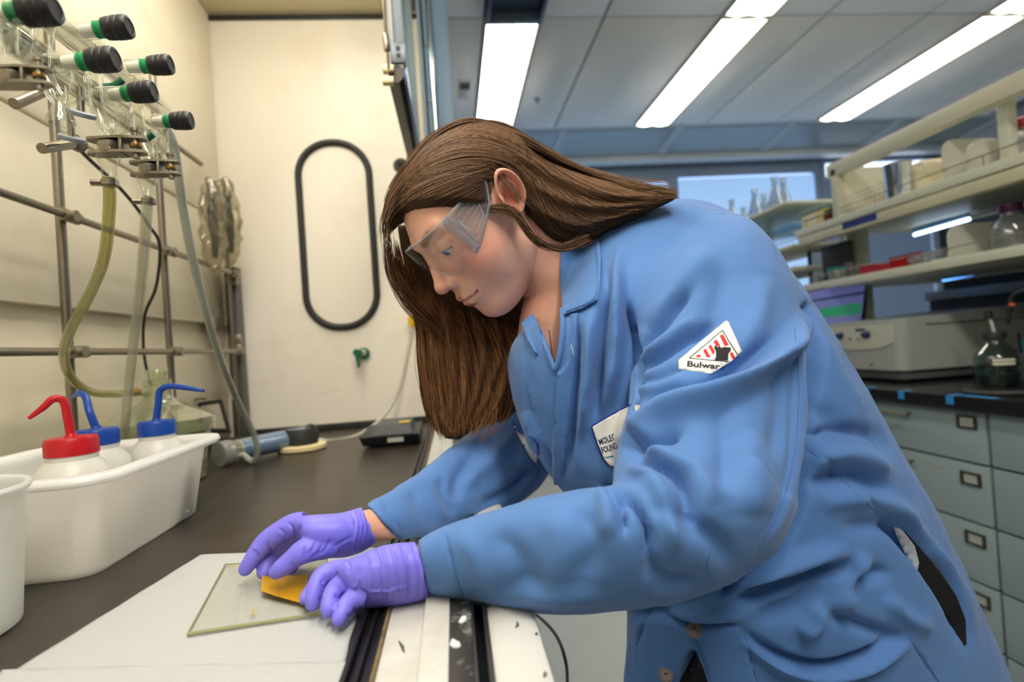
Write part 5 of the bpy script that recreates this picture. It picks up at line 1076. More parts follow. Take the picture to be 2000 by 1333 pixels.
# chest skin in the open collar and the bare right wrist
V, Fs = rings_mesh([(1050, 560, 1135, 560, .70, .045), (1040, 640, 1120, 640, .70, .045), (1052, 700, 1112, 700, .70, .035), (1070, 740, 1100, 740, .70, .02)], 5, 32); add_skin(V, Fs, np.tile(np.array(lin((226, 172, 148))[:3]), (len(V), 1)))
bme = bpy.data.meshes.new('body'); bme.from_pydata(np.concatenate(bodyV).tolist(), [], bodyF)
ca = bme.color_attributes.new('Col', 'FLOAT_COLOR', 'POINT'); ca.data.foreach_set('color', np.c_[np.concatenate(bodyC), np.ones(cnt)].ravel())
bmm = bmesh.new(); bmm.from_mesh(bme); bmesh.ops.recalc_face_normals(bmm, faces=bmm.faces); bmm.to_mesh(bme); bmm.free()
def attr_mat(name, rough, sss=0.0, bump=0.0, bscale=900, spec=.5, aniso=0, gain=1.0):
    m = bpy.data.materials.new(name); m.use_nodes = True; nt = m.node_tree; b = nt.nodes['Principled BSDF']
    at = nt.nodes.new('ShaderNodeVertexColor'); at.layer_name = 'Col'; b.inputs['Roughness'].default_value = rough; b.inputs['Specular IOR Level'].default_value = spec
    n = nt.nodes.new('ShaderNodeTexNoise'); n.inputs['Scale'].default_value = bscale; tc = nt.nodes.new('ShaderNodeTexCoord'); nt.links.new(tc.outputs['Object'], n.inputs['Vector'])
    n2 = nt.nodes.new('ShaderNodeTexNoise'); n2.inputs['Scale'].default_value = 60; nt.links.new(tc.outputs['Object'], n2.inputs['Vector'])
    r = nt.nodes.new('ShaderNodeMapRange'); r.inputs[3].default_value = .9; r.inputs[4].default_value = 1.1; nt.links.new(n2.outputs['Fac'], r.inputs[0])
    mx = nt.nodes.new('ShaderNodeMix'); mx.data_type = 'RGBA'; mx.blend_type = 'MULTIPLY'; mx.inputs[0].default_value = 1
    nt.links.new(at.outputs[0], mx.inputs[6]); nt.links.new(r.outputs[0], mx.inputs[7]); nt.links.new(mx.outputs[2], b.inputs['Base Color'])
    if sss: b.inputs['Subsurface Weight'].default_value = sss; b.inputs['Subsurface Radius'].default_value = (.010, .004, .002); b.inputs['Subsurface Scale'].default_value = .6
    if bump:
        bp = nt.nodes.new('ShaderNodeBump'); bp.inputs['Strength'].default_value = bump; bp.inputs['Distance'].default_value = .0006; nt.links.new(n.outputs['Fac'], bp.inputs['Height']); nt.links.new(bp.outputs[0], b.inputs['Normal'])
    return m
skin_m = attr_mat('skin', .46, sss=.22, bump=.18)
body = link('body', bme, skin_m, person, auto=None)
# the bare right wrist between glove and sleeve
V, Fs = rings_mesh([(680, 1000, 722, 1060, .54, .020), (724, 994, 772, 1052, .566, .022), (775, 962, 828, 1030, .63, .022), (810, 940, 860, 1005, .66, .02)], 5, 32); MB().add(V, Fs).build('forearm', mat('forearm_skin', (222, 168, 142), .5, var=.05, vscale=40, bump=.1, bscale=600, sss=.15), person, auto=None)
for sgn in (1, -1):
    c_ = h2w([(.0315 * sgn, .0765, .0085)])[0]; fw = HR @ np.array([0, .86, -.5]); fw /= np.linalg.norm(fw)
    ey = MB().lathe([(.0126 * math.sin(math.pi * k / 16) + 1e-5, -.0126 * math.cos(math.pi * k / 16)) for k in range(17)], c_, fw, 28, closed=False).build('eye', mat('eye_white', (214, 206, 198), .15, var=.03), body)
    MB().lathe([(.0058, .01120), (.0056, .0118), (.0024, .0126), (.0022, .0127)], c_, fw, 24, closed=False).build('iris', mat('iris_blue', (92, 116, 132), .12, var=.2, vscale=300), body)
    MB().lathe([(.0023, .01262), (.0018, .0129), (.0003, .0130)], c_, fw, 18, closed=False).build('pupil', mat('pupil', (8, 8, 8), .1), body)
# ------------------------------------------------------------------ hair: a solid under-layer and many strands over it
def ss(x): x = np.clip(x, 0, 1); return x * x * (3 - 2 * x)
yb = np.interp(hv[:, 2], [-.14, -.10, -.06, -.03, -.012, .005, .02, .035, .052, .070, .080, .10], [-.06, -.045, -.032, -.018, -.004, .024, .036, .050, .064, .078, .090, .14])
hm = ss((yb - hv[:, 1]) / .012 + .5) * ss((hv[:, 2] + .10) / .02)
hm = hm * (1 - np.exp(-((hv[:, 1] - .004) / .020) ** 2 - ((hv[:, 2] - .002) / .026) ** 2) * (np.abs(hv[:, 0]) > .04) * (hv[:, 1] > -.03))
rad = ht + hm * .008 - (1 - hm) * .010
capV = h2w(HC + dd * rad[:, None])
back = [(925, 258, 1000, 425, .68, .045), (1000, 273, 1045, 455, .68, .055), (1080, 312, 1092, 480, .67, .055), (1155, 342, 1150, 470, .655, .048), (1228, 362, 1215, 438, .635, .035), (1285, 375, 1278, 410, .615, .020), (1325, 381, 1320, 390, .605, .005)]
curt = [(775, 440, 840, 440, .735, .014), (790, 520, 880, 520, .745, .018), (812, 575, 1010, 565, .75, .024), (812, 620, 1034, 612, .75, .026), (812, 665, 1036, 668, .745, .028), (815, 720, 1028, 725, .74, .030), (832, 780, 985, 792, .73, .022), (850, 822, 930, 836, .725, .014), (868, 858, 900, 860, .72, .005)]
hair_me = remesh([(capV.tolist(), hfaces), rings_mesh(back), rings_mesh(curt)], .0030, 6, .5)
strokes(hair_me, [([(870 + 14 * k, 600), (880 + 16 * k, 680), (885 + 12 * k, 760), (880 + 8 * k, 830)], 4, (-5 if k % 2 else 4), (.6, 1)) for k in range(-3, 9)] + [([(1000 + 10 * k, 300 + 26 * k), (1090 + 8 * k, 350 + 22 * k), (1190, 385 + 10 * k), (1290, 385 + 3 * k)], 5, (-4 if k % 2 else 3)) for k in range(6)])
hair_m0 = mat('hair_under', (58, 42, 30), .8, var=.3, vscale=300, spec=.1)
hair = link('hair', hair_me, hair_m0, person, auto=None, label='long brown hair swept over one shoulder')
hb = BVHTree.FromPolygons([q.co[:] for q in hair_me.vertices], [p.vertices[:] for p in hair_me.polygons])
def cast(tree, px, py):
    d = ray(px, py); d = Vector(d / np.linalg.norm(d)); r = tree.ray_cast(Vector(CAM), d); return r
def gresamp(g, n):
    g = np.array(g, float); q, _ = smooth_path([p for p in g], [0] * len(g), 6); q = np.array(q); L = np.r_[0, np.cumsum(np.linalg.norm(np.diff(q, axis=0), axis=1))]; s = np.linspace(0, L[-1], n); return np.stack([np.interp(s, L, q[:, 0]), np.interp(s, L, q[:, 1])], 1)
SV, SF, SC = [], [], []; scount = 0
def strand(pts, r, rgb):
    global scount
    pts = np.array(pts); m = len(pts); T = np.gradient(pts, axis=0); T /= np.linalg.norm(T, axis=1)[:, None] + 1e-9
    view = pts - CAM; view /= np.linalg.norm(view, axis=1)[:, None]; u = np.cross(T, view); u /= np.linalg.norm(u, axis=1)[:, None] + 1e-9; w = np.cross(T, u)
    rr = r * np.clip(np.minimum(np.linspace(.6, 6, m), np.linspace(8, .25, m)), .2, 1)[:, None]
    ring = np.stack([pts + rr * u, pts - rr * .5 * u + rr * .85 * w, pts - rr * .5 * u - rr * .85 * w], 1).reshape(-1, 3)
    SV.append(ring); i = np.arange(m - 1)[:, None] * 3; k = np.arange(3)[None, :]; k2 = (k + 1) % 3
    SF.append((np.stack([i + k, i + k2, i + 3 + k2, i + 3 + k], 2).reshape(-1, 4)) + scount); scount += 3 * m
    SC.append(np.tile(np.array(lin(rgb)[:3]), (3 * m, 1)))
hrng = np.random.default_rng(11)
def family(guides, count, r, rgb0, rgb1, n=22, jit=4.0, lift=.0035, Yfix=None, cut=.25, Yd=0.0):
    G = np.array([gresamp(g, n) for g in guides]); ng = len(G)
    for c_ in range(count):
        s = hrng.uniform(0, ng - 1); i = min(int(s), ng - 2); f = s - i
        q = G[i] * (1 - f) + G[i + 1] * f
        ph = hrng.uniform(0, 6.28, 2); tt = np.linspace(0, 1, n); am = hrng.normal(0, jit)
        tan = np.gradient(q, axis=0); tan /= np.linalg.norm(tan, axis=1)[:, None] + 1e-6; nor = np.stack([-tan[:, 1], tan[:, 0]], 1)
        q = q + nor * (am * (.3 + .7 * tt) + jit * .35 * np.sin(tt * hrng.uniform(2, 9) + ph[0]))[:, None]
        a, b = hrng.uniform(0, cut), 1 - hrng.uniform(0, cut) * .6; q = np.stack([np.interp(np.linspace(a, b, n), tt, q[:, 0]), np.interp(np.linspace(a, b, n), tt, q[:, 1])], 1)
        lf = hrng.uniform(-.0005, lift); t_ = np.full(n, np.nan); D = np.array([ray(x, y) for x, y in q]); Dn = D / np.linalg.norm(D, axis=1)[:, None]
        if Yfix is None:
            for k in range(n):
                h = hb.ray_cast(Vector(CAM), Vector(Dn[k]))
                if h[0] is not None: t_[k] = h[3]
        else:
            ys = np.interp(np.linspace(0, 1, n), np.linspace(0, 1, len(Yfix)), Yfix); t_ = ys / Dn[:, 1]
        ok = ~np.isnan(t_)
        if ok.sum() < 4: continue
        t_ = np.interp(np.arange(n), np.arange(n)[ok], t_[ok])
        ker = np.ones(3) / 3; t2 = np.convolve(np.r_[t_[0], t_, t_[-1]], ker, 'valid')
        pts = CAM + Dn * (np.minimum(t_, t2) - lf)[:, None]
        m_ = hrng.uniform(0, 1) ** 1.5; br = hrng.uniform(.8, 1.2); rgb = tuple(min(255, (x * (1 - m_) + y * m_) * br) for x, y in zip(rgb0, rgb1))
        strand(pts, r * hrng.uniform(.6, 1.4), rgb)
A_ = [[(757, 462), (775, 440), (815, 418), (865, 400), (915, 372), (955, 345)], [(753, 440), (770, 405), (815, 370), (870, 345), (925, 330), (968, 318)],
      [(760, 405), (790, 362), (840, 325), (900, 305), (960, 303), (1015, 322), (1050, 375), (1078, 440), (1105, 478)], [(775, 372), (815, 325), (865, 290), (925, 280), (990, 298), (1048, 345), (1098, 405), (1150, 448), (1200, 440)],
      [(800, 335), (845, 290), (900, 264), (965, 270), (1035, 306), (1100, 358), (1170, 400), (1240, 408), (1290, 396)], [(832, 296), (880, 260), (930, 249), (1000, 269), (1070, 309), (1140, 345), (1210, 367), (1280, 380), (1322, 382)], [(858, 272), (905, 249), (950, 249), (1010, 270), (1085, 312), (1150, 342), (1230, 364), (1300, 377), (1325, 381)],
      [(850, 262), (900, 236), (950, 238), (1015, 262), (1088, 306), (1152, 338), (1232, 362), (1302, 376), (1327, 380)]]
family([[(838, 430), (880, 417), (930, 398), (968, 384)], [(842, 412), (890, 396), (935, 372), (970, 352)]], 260, .00034, (66, 47, 33), (120, 90, 64), jit=3)
family(A_, 3200, .00036, (70, 50, 35), (132, 100, 70))
family([[(748, 440), (760, 395), (790, 345), (830, 295), (875, 258), (925, 244), (985, 256)], [(745, 432), (750, 385), (778, 332), (818, 280), (866, 244), (920, 228), (985, 246)]], 420, .00036, (70, 50, 35), (128, 96, 68), jit=3)
family([A_[0], A_[1], [(756, 420), (785, 380), (830, 345), (890, 320), (940, 315), (985, 312)]], 500, .00034, (66, 47, 33), (128, 98, 70))
family([[(1012, 335), (1035, 400), (1050, 440), (1075, 472), (1102, 486)], [(1022, 330), (1055, 395), (1090, 440), (1140, 463), (1190, 448)], [(1035, 330), (1080, 385), (1130, 422), (1200, 428), (1262, 404)]], 700, .00036, (64, 46, 32), (116, 88, 62))
C_ = [[(762, 450), (772, 500), (790, 560), (812, 620), (818, 700), (830, 780), (858, 848)], [(800, 510), (818, 575), (838, 640), (846, 720), (856, 800), (872, 860)], [(850, 580), (872, 640), (882, 720), (890, 800), (885, 852)], [(900, 605), (922, 670), (935, 740), (935, 800), (908, 848)], [(960, 620), (985, 670), (1000, 730), (990, 788), (948, 830)], [(1000, 640), (1022, 680), (1030, 722), (1012, 780), (970, 822)]]
family(C_, 2300, .00040, (82, 54, 33), (160, 112, 68), jit=7, lift=.006)
family([[(757, 445), (752, 500), (768, 560), (802, 612), (852, 652), (884, 700)], [(762, 465), (775, 530), (805, 582), (842, 622), (872, 660)]], 130, .00034, (78, 52, 34), (130, 92, 60), Yfix=[.70, .705, .71, .715, .72], jit=6)
family([[(820, 620), (822, 720), (838, 800), (868, 866)], [(985, 660), (1005, 760), (990, 830), (950, 870)]], 90, .00030, (110, 76, 48), (170, 120, 76), Yfix=[.715, .71, .705], jit=12)
family([[(915, 415), (960, 402), (1004, 408), (1032, 443), (1054, 470), (1092, 486)], [(925, 425), (965, 415), (1002, 425), (1025, 455), (1050, 480), (1085, 492)]], 70, .00034, (74, 52, 36), (120, 88, 60), jit=5, Yfix=[.610, .603, .600, .605, .61, .615])
family([[(968, 330), (990, 345), (1012, 372), (1022, 400)], [(962, 340), (985, 358), (1004, 384), (1015, 408)]], 16, .0003, (84, 60, 42), (120, 90, 62), jit=4, Yfix=[.600, .592, .590, .595])
family([[(1050, 470), (1080, 480), (1110, 478), (1150, 460)], [(1060, 480), (1090, 490), (1120, 485), (1160, 465)]], 60, .0003, (74, 52, 36), (120, 88, 60), jit=6, Yfix=[.605, .605, .605, .605])
family([[(1090, 318), (1150, 335), (1220, 355), (1290, 362), (1322, 372)], [(1100, 325), (1160, 345), (1230, 366), (1300, 376), (1330, 378)]], 70, .00024, (90, 66, 46), (150, 118, 84), jit=9, Yfix=[.66, .645, .62, .605, .60])
family([[(800, 330), (770, 370), (752, 420), (750, 470)], [(790, 350), (762, 400), (752, 450), (760, 500)]], 60, .00026, (84, 60, 42), (130, 96, 66), jit=7, Yfix=[.65, .67, .69, .70])
sme = bpy.data.meshes.new('hair_strands'); SVa = np.concatenate(SV); SFa = np.concatenate(SF)
sme.vertices.add(len(SVa)); sme.vertices.foreach_set('co', SVa.ravel()); sme.loops.add(SFa.size); sme.loops.foreach_set('vertex_index', SFa.ravel().astype(np.int32)); sme.polygons.add(len(SFa)); sme.polygons.foreach_set('loop_start', np.arange(0, SFa.size, 4, dtype=np.int32)); sme.update(calc_edges=True); sme.validate()
ca = sme.color_attributes.new('Col', 'FLOAT_COLOR', 'POINT'); ca.data.foreach_set('color', np.c_[np.concatenate(SC), np.ones(len(SVa))].ravel())
hs = link('hair_strands', sme, attr_mat('hair_strand', .58, spec=.2), hair, auto=None, kind='stuff')
# ------------------------------------------------------------------ collar, patches, seams, buttons (conformed to the coat)
from mathutils.geometry import delaunay_2d_cdt
cb_ = BVHTree.FromPolygons([q.co[:] for q in coat_me.vertices], [p.vertices[:] for p in coat_me.polygons])
bb_ = BVHTree.FromPolygons([q.co[:] for q in bme.vertices], [p.vertices[:] for p in bme.polygons])
def hit(px, py, trees=(cb_,)):
    d = ray(px, py); d = d / np.linalg.norm(d); best = None
    for t in trees:
        h = t.ray_cast(Vector(CAM), Vector(d))
        if h[0] is not None and (best is None or h[3] < best): best = h[3]
    return d, best
TREE = {}
def conform(name, poly, m, parent, off=.001, step=5, thick=.0008, trees=(cb_,), smooth_n=0, curve=True, ymin=0, ymax=9, **k):
    """a thin cloth piece with the outline poly (photo pixels) laid on the surface below it"""
    if curve:
        q = []
        n = len(poly)
        for i in range(n):
            a, b = np.array(poly[i], float), np.array(poly[(i + 1) % n], float); c = max(1, int(np.linalg.norm(b - a) / step)); q += [a + (b - a) * j / c for j in range(c)]
    else: q = [np.array(p, float) for p in poly]
    lo, hi = np.min(q, 0), np.max(q, 0); gx = np.arange(lo[0] + step * .5, hi[0], step); gy = np.arange(lo[1] + step * .5, hi[1], step)
    G = np.array([(x, y) for x in gx for y in gy]) if len(gx) and len(gy) else np.zeros((0, 2))
    if len(G): G = G[inpoly(G, q)]
    pts = [Vector(p) for p in q] + [Vector(p) for p in G]
    r = delaunay_2d_cdt(pts, [], [list(range(len(q)))], 1, 1e-4)
    V2, F2 = np.array([p[:] for p in r[0]]), [tuple(f) for f in r[2]]
    T = []; D = []
    for x, y in V2:
        d, t = hit(x, y, trees); D.append(d); T.append(np.nan if t is None else t)
    T, D = np.array(T), np.array(D); yy = T * D[:, 1]; T[(yy < ymin) | (yy > ymax)] = np.nan
    bad = np.isnan(T)
    if bad.any():
        good = np.nonzero(~bad)[0]
        for i in np.nonzero(bad)[0]: T[i] = T[good[np.argmin(((V2[good] - V2[i]) ** 2).sum(1))]]
    if smooth_n:
        nb = [set() for _ in V2]
        for f in F2:
            for a in f: nb[a].update(f)
        for _ in range(smooth_n): T = np.array([np.mean(T[list(nb[i])]) if nb[i] else T[i] for i in range(len(T))])
    W = CAM + D * (T - off)[:, None]
    o = MB().add(W, [f if True else f for f in F2]).build(name, m, parent, fix=True, auto=None, **k)
    if thick: md = o.modifiers.new('thick', 'SOLIDIFY'); md.thickness = thick; md.offset = 0
    TREE[o.name] = BVHTree.FromPolygons([tuple(w) for w in W], F2)
    return o
def seam(name, line, r, m, parent, off=.0004, trees=(cb_,), ymin=0, ymax=9, step=5, **k):
    q = resample(line, step); pts = []
    for x, y in q:
        d, t = hit(x, y, trees)
        if t is not None and ymin < t * d[1] < ymax: pts.append(CAM + d * (t - off))
    if len(pts) < 3: return None
    P_ = np.array(pts)
    for _ in range(2): P_[1:-1] = (P_[:-2] + P_[1:-1] * 2 + P_[2:]) / 4
    return MB().tube(list(P_), r, 6).build(name, m, parent, auto=None, **k)
def place_text(name, txt, p0, p1, h, m, parent, off, ymin=0, ymax=9, bold=.02, upv=None):
    tr = (TREE[parent.name],)
    v2, f = text_mesh(txt, 1.0, bold); w = v2[:, 0].max() - v2[:, 0].min(); v2 = v2 - [v2[:, 0].min(), 0]
    p0, p1 = np.array(p0, float), np.array(p1, float); ex = (p1 - p0) / w; u = np.array(upv, float) if upv is not None else np.array([ex[1], -ex[0]]) / np.linalg.norm(ex); ey = u / np.linalg.norm(u) * h / .72
    q = p0 + v2[:, :1] * ex + v2[:, 1:] * ey; W = []; last = None
    for x, y in q:
        d, t = hit(x, y, tr)
        if t is None or not (ymin < t * d[1] < ymax): t = last
        if t is None: t = .7
        last = t; W.append(CAM + d * (t - off))
    return MB().add(W, f).build(name, m, parent, fix=False, auto=None)
seam_m = mat('coat_seam', (62, 98, 154), .8, var=.1)
coat_in = coat_m
# hems of the open collar
for ln in ([(1098, 604), (1099, 640), (1094, 690), (1085, 724)], [(1036, 596), (1058, 655), (1074, 700), (1085, 724)]):
    q = resample(ln, 4); pts = []
    for x, y in q:
        c_ = [hit(x + dx, y + dy) for dx in (-5, -2, 2, 5) for dy in (-3, 3)]; c_ = [t for d, t in c_ if t is not None and t < .80]
        if c_: pts.append(CAM + (lambda d: d / np.linalg.norm(d))(ray(x, y)) * (np.median(c_) - .001))
    pts = np.array(pts)
    for _ in range(8): pts[1:-1] = (pts[:-2] + 2 * pts[1:-1] + pts[2:]) / 4
    MB().tube(list(pts), .0028, 8).build('collar_hem', coat_m, coat, auto=None)
# near collar leaf
conform('collar', [(1096, 486), (1104, 470), (1135, 462), (1168, 455), (1174, 500), (1173, 545), (1168, 586), (1140, 602), (1101, 616), (1096, 570), (1094, 530)], coat_m, coat, off=.0075, step=6, thick=.0022, trees=(cb_, bb_), smooth_n=5, ymin=.5, ymax=.74)
seam('collar_stitch', [(1162, 462), (1167, 540), (1161, 582), (1135, 597), (1106, 608)], .0004, seam_m, coat, off=.0092, ymin=.5)
conform('collar', [(1018, 632), (1040, 612), (1058, 650), (1070, 690), (1082, 722), (1076, 724), (1060, 700), (1044, 688), (1030, 664)], coat_m, coat, off=.006, step=5, thick=.0018, smooth_n=6, ymin=.55)
conform('placket', [(1098, 618), (1128, 612), (1124, 700), (1112, 800), (1104, 880), (1098, 945), (1082, 948), (1080, 880), (1084, 800), (1090, 710)], coat_m, coat, off=.0032, step=6, thick=.0016, smooth_n=3, ymin=.5)
white_fab = mat('patch_white', (226, 226, 220), .8, var=.04, vscale=80, bump=.1, bscale=600)
ink = mat('ink_black', (30, 30, 32), .8); redf = mat('patch_red', (196, 40, 44), .8, var=.05); bord = mat('patch_border_blue', (30, 52, 150), .75, var=.1, vscale=300); navy = mat('ink_navy', (26, 40, 84), .8); teal = mat('ink_teal', (40, 150, 180), .8)
def z6(pts): return [(980 + a / 3.333, 600 + b / 3.333) for a, b in pts]
em_ = conform('sleeve_emblem', z6([(1460, 88), (1475, 96), (1562, 288), (1500, 352), (1362, 437), (1152, 407), (1152, 345)]), white_fab, coat, off=.0030, thick=.0010, ymax=.62, smooth_n=14, label='white triangular emblem with red stripes and a black tower')
for st in ([(1418, 186), (1440, 178), (1478, 246), (1452, 256)], [(1378, 224), (1400, 212), (1422, 250), (1396, 258)], [(1345, 257), (1363, 246), (1388, 292), (1376, 312)], [(1310, 282), (1329, 272), (1360, 326), (1335, 329)], [(1265, 319), (1286, 308), (1300, 326), (1270, 328)], [(1485, 302), (1500, 292), (1522, 334), (1502, 341)]):
    conform('red_stripe', z6(st), redf, em_, off=.0008, step=3, thick=.0002, trees=(TREE[em_.name],))
conform('black_tower', z6([(1383, 258), (1396, 250), (1403, 262), (1420, 252), (1427, 266), (1448, 260), (1470, 262), (1492, 264), (1490, 286), (1476, 300), (1472, 347), (1384, 346), (1396, 320), (1393, 285), (1384, 274)]), ink, em_, off=.0010, step=3, thick=.0002, trees=(TREE[em_.name],))
for ln in ([(1437, 152), (1480, 225), (1536, 312)], [(1437, 152), (1330, 243), (1222, 333)], [(1222, 333), (1360, 347), (1492, 357)]): seam('emblem_outline', z6(ln), .00045, ink, em_, off=.0007, step=4, trees=(TREE[em_.name],))
place_text('emblem_lettering', 'Bulwark', z6([(1206, 386)])[0], z6([(1462, 408)])[0], 11.0, ink, em_, .0009, bold=.03)

cp_ = conform('chest_patch', z6([(590, 780), (700, 715), (836, 645), (900, 640), (930, 760), (920, 960), (850, 1040), (728, 1036), (700, 1030), (668, 990), (625, 890)]), white_fab, coat, off=.0025, thick=.0012, ymin=.47, smooth_n=6, label='white name patch with navy lettering and a blue border')
seam('patch_border', z6([(838, 640), (700, 712), (592, 778)]), .0013, bord, cp_, off=.0006, trees=(TREE[cp_.name], cb_), ymin=.45); seam('patch_border', z6([(590, 780), (625, 890), (660, 985), (700, 1032), (728, 1036)]), .0013, bord, cp_, off=.0006, trees=(TREE[cp_.name], cb_), ymin=.45)
place_text('patch_lettering', 'MOLECULAR', z6([(640, 900)])[0], z6([(826, 830)])[0], 12.0, navy, cp_, .0009); place_text('patch_lettering', 'FOUNDRY', z6([(656, 953)])[0], z6([(796, 906)])[0], 12.0, navy, cp_, .0009)
seam('teal_rule', z6([(675, 979), (700, 975), (726, 971)]), .0006, teal, cp_, off=.0008, trees=(TREE[cp_.name],), step=3)
fp_ = conform('name_patch', z6([(80, 775), (110, 812), (160, 834), (205, 852), (230, 885), (236, 960), (234, 1010), (215, 1012), (185, 975), (150, 910), (115, 850)]), white_fab, coat, off=.0025, thick=.0012, ymin=.5, smooth_n=6, label='white name patch half turned away on the far chest')
seam('patch_border', z6([(74, 750), (92, 800), (150, 832), (205, 852), (232, 890), (238, 960), (236, 1012), (212, 1015)]), .0013, bord, fp_, off=.0006, trees=(TREE[fp_.name], cb_), ymin=.5); place_text('name_lettering', 'r', z6([(140, 905)])[0], z6([(162, 915)])[0], 9, navy, fp_, .0009)
blackc = mat('black_trousers', (10, 10, 12), .9, var=.2)
tr_ = conform('trousers', [(1742, 1022), (1765, 1036), (1800, 1075), (1835, 1117), (1868, 1165), (1886, 1212), (1888, 1260), (1878, 1262), (1860, 1222), (1830, 1182), (1797, 1132), (1770, 1082)], blackc, person, off=.004, step=8, thick=.0006, ymin=.4, smooth_n=10, label='black trousers showing through the coat slit')
conform('shirt', [(1740, 1020), (1764, 1038), (1786, 1066), (1795, 1100), (1790, 1122), (1772, 1092), (1755, 1058)], mat('white_shirt', (176, 180, 190), .8, var=.1), person, off=.0012, step=8, thick=.0006, trees=(TREE[tr_.name],), label='white shirt showing through the coat slit')
conform('trousers', [(1358, 1274), (1372, 1302), (1388, 1350), (1318, 1350), (1336, 1316)], blackc, person, off=.0008, step=8, thick=.0006, ymin=.4)
for (px, py, rp) in ((1355, 1232, 13), (1301, 1320, 12)):
    d, t = hit(px, py); p = CAM + d * (t - .002); r = rp * t / FPX
    b = MB().lathe([(r * .9, 0), (r, .0012), (r, .0028), (r * .82, .0034), (r * .72, .0026), (0.0005, .0026)], p, -d + np.array([0, 0, .25]), 24).build('button', mat('button_grey', (128, 116, 112), .35, var=.1), coat)
    for a in range(4): MB().lathe([(r * .11, .0024), (r * .11, .0029)], p + np.array([r * .22 * math.cos(a * 1.57 + .8), 0, r * .22 * math.sin(a * 1.57 + .8)]), -d + np.array([0, 0, .25]), 8).build('button_hole', ink, b)
for ln, yr in (([(1395, 418), (1440, 420), (1490, 455), (1520, 500)], (0, 1)), ([(1172, 462), (1230, 440), (1300, 424)], (0, 1)), ([(1226, 600), (1236, 680), (1240, 745), (1234, 790)], (0, 1)), ([(1560, 862), (1640, 932), (1722, 1012)], (.45, 1)), ([(1258, 1182), (1255, 1220), (1242, 1262)], (.4, 1)), ([(1455, 1240), (1470, 1300), (1480, 1340)], (.4, 1)), ([(1775, 1248), (1812, 1300), (1838, 1340)], (.4, 1)), ([(1395, 1135), (1380, 1110), (1390, 1070)], (0, .6)),
               ([(872, 1040), (882, 1090), (906, 1172)], (0, .6)), ([(744, 978), (768, 1012), (792, 1044)], (.4, 1)), ([(1000, 985), (1040, 955), (1052, 915)], (.5, 1)), ([(1552, 640), (1560, 760), (1552, 880), (1526, 988), (1482, 1072)], (0, .6))):
    seam('seam', ln, .00032, seam_m, coat, off=.0001, ymin=yr[0], ymax=yr[1])
for (px, py) in ((1117, 682), (1118, 688)): seam('loose_thread', [(px - 1, py - 8), (px + 1, py), (px + 3, py + 7)], .0003, white_fab, coat, off=.0042, step=2)
# fine necklace
seam('necklace', [(1072, 640), (1078, 690), (1084, 720)], .0005, mat('silver', (200, 200, 205), .2, 1.0), person, off=.0006, trees=(bb_,), step=4)

# ------------------------------------------------------------------ gloved hands
def z7(a, b): return 440 + a / 4.039, 950 + b / 4.039
def digit(js):
    """joints: (zoom x, zoom y, Y, radius in zoom px) -> closed tapered tube with a round tip"""
    pts, rr = [], []
    for a, b, Y, r in js: x, y = z7(a, b); pts.append(P(x, y, Y)); rr.append(r * 1.10 / 4.039 * Y / FPX)
    pts, rr = smooth_path(pts, rr, 5)
    d = pts[-1] - pts[-2]; d /= np.linalg.norm(d); r0 = rr[-1]
    tip = pts[-1]
    for k in (1, 2, 3, 4): a = k / 4 * math.pi / 2 * .96; pts.append(tip + d * r0 * math.sin(a)); rr.append(r0 * math.cos(a))
    b = MB().tube(pts, rr, 16); return b.v, b.f
def zr(rings): return rings_mesh([(*z7(a, b), *z7(c, d), Y, ry) for a, b, c, d, Y, ry in rings], 5, 32)
glove_m = mat('violet_nitrile', (126, 120, 230), .40, var=.05, vscale=40, bump=.06, bscale=400, spec=.35)
def glove(parts, S, lab, voxel=.0011, it=5):
    me = remesh(parts, voxel, it, .5); strokes(me, S); v_ = get_v(me); n_ = get_n(me); set_v(me, v_ + n_ * (fbm(v_, 45, 5, 2) * .00018)[:, None])
    return link('glove', me, glove_m, person, auto=None, label=lab)
def zs(pts, w, h, *r): return ([z7(a, b) for a, b in pts], w, h) + tuple(r)
# right hand (far): thumb towards the camera, pinching the film
rh = [zr([(1075, 165, 1190, 440, .545, .026), (1010, 185, 1090, 515, .538, .027), (900, 212, 960, 560, .530, .028), (760, 222, 800, 572, .525, .027), (640, 232, 690, 560, .522, .024), (560, 250, 620, 470, .525, .020), (520, 285, 560, 400, .53, .012)]),
      digit([(620, 300, .530, 88), (520, 318, .531, 82), (340, 428, .532, 74), (245, 528, .529, 60), (190, 610, .527, 54), (160, 655, .526, 48)]),
      digit([(640, 350, .540, 80), (520, 410, .545, 74), (390, 510, .545, 66), (330, 600, .538, 58), (305, 680, .532, 50)]),
      digit([(660, 400, .550, 78), (560, 440, .556, 70), (470, 540, .556, 60), (430, 620, .550, 52), (420, 660, .546, 46)]),
      digit([(680, 430, .556, 70), (620, 500, .562, 62), (540, 600, .560, 52), (500, 660, .555, 46)]),
      digit([(860, 450, .515, 96), (720, 480, .508, 92), (610, 520, .502, 84), (520, 585, .500, 68), (440, 650, .499, 62), (405, 675, .499, 52)])]
SR = [zs([(1010 + 18 * k, 170 + 6 * k), (1040 + 16 * k, 300 + 8 * k), (1010 + 18 * k, 480 - 6 * k)], 2.6, (-1.5 if k % 2 else 1.4)) for k in range(0, 11)]
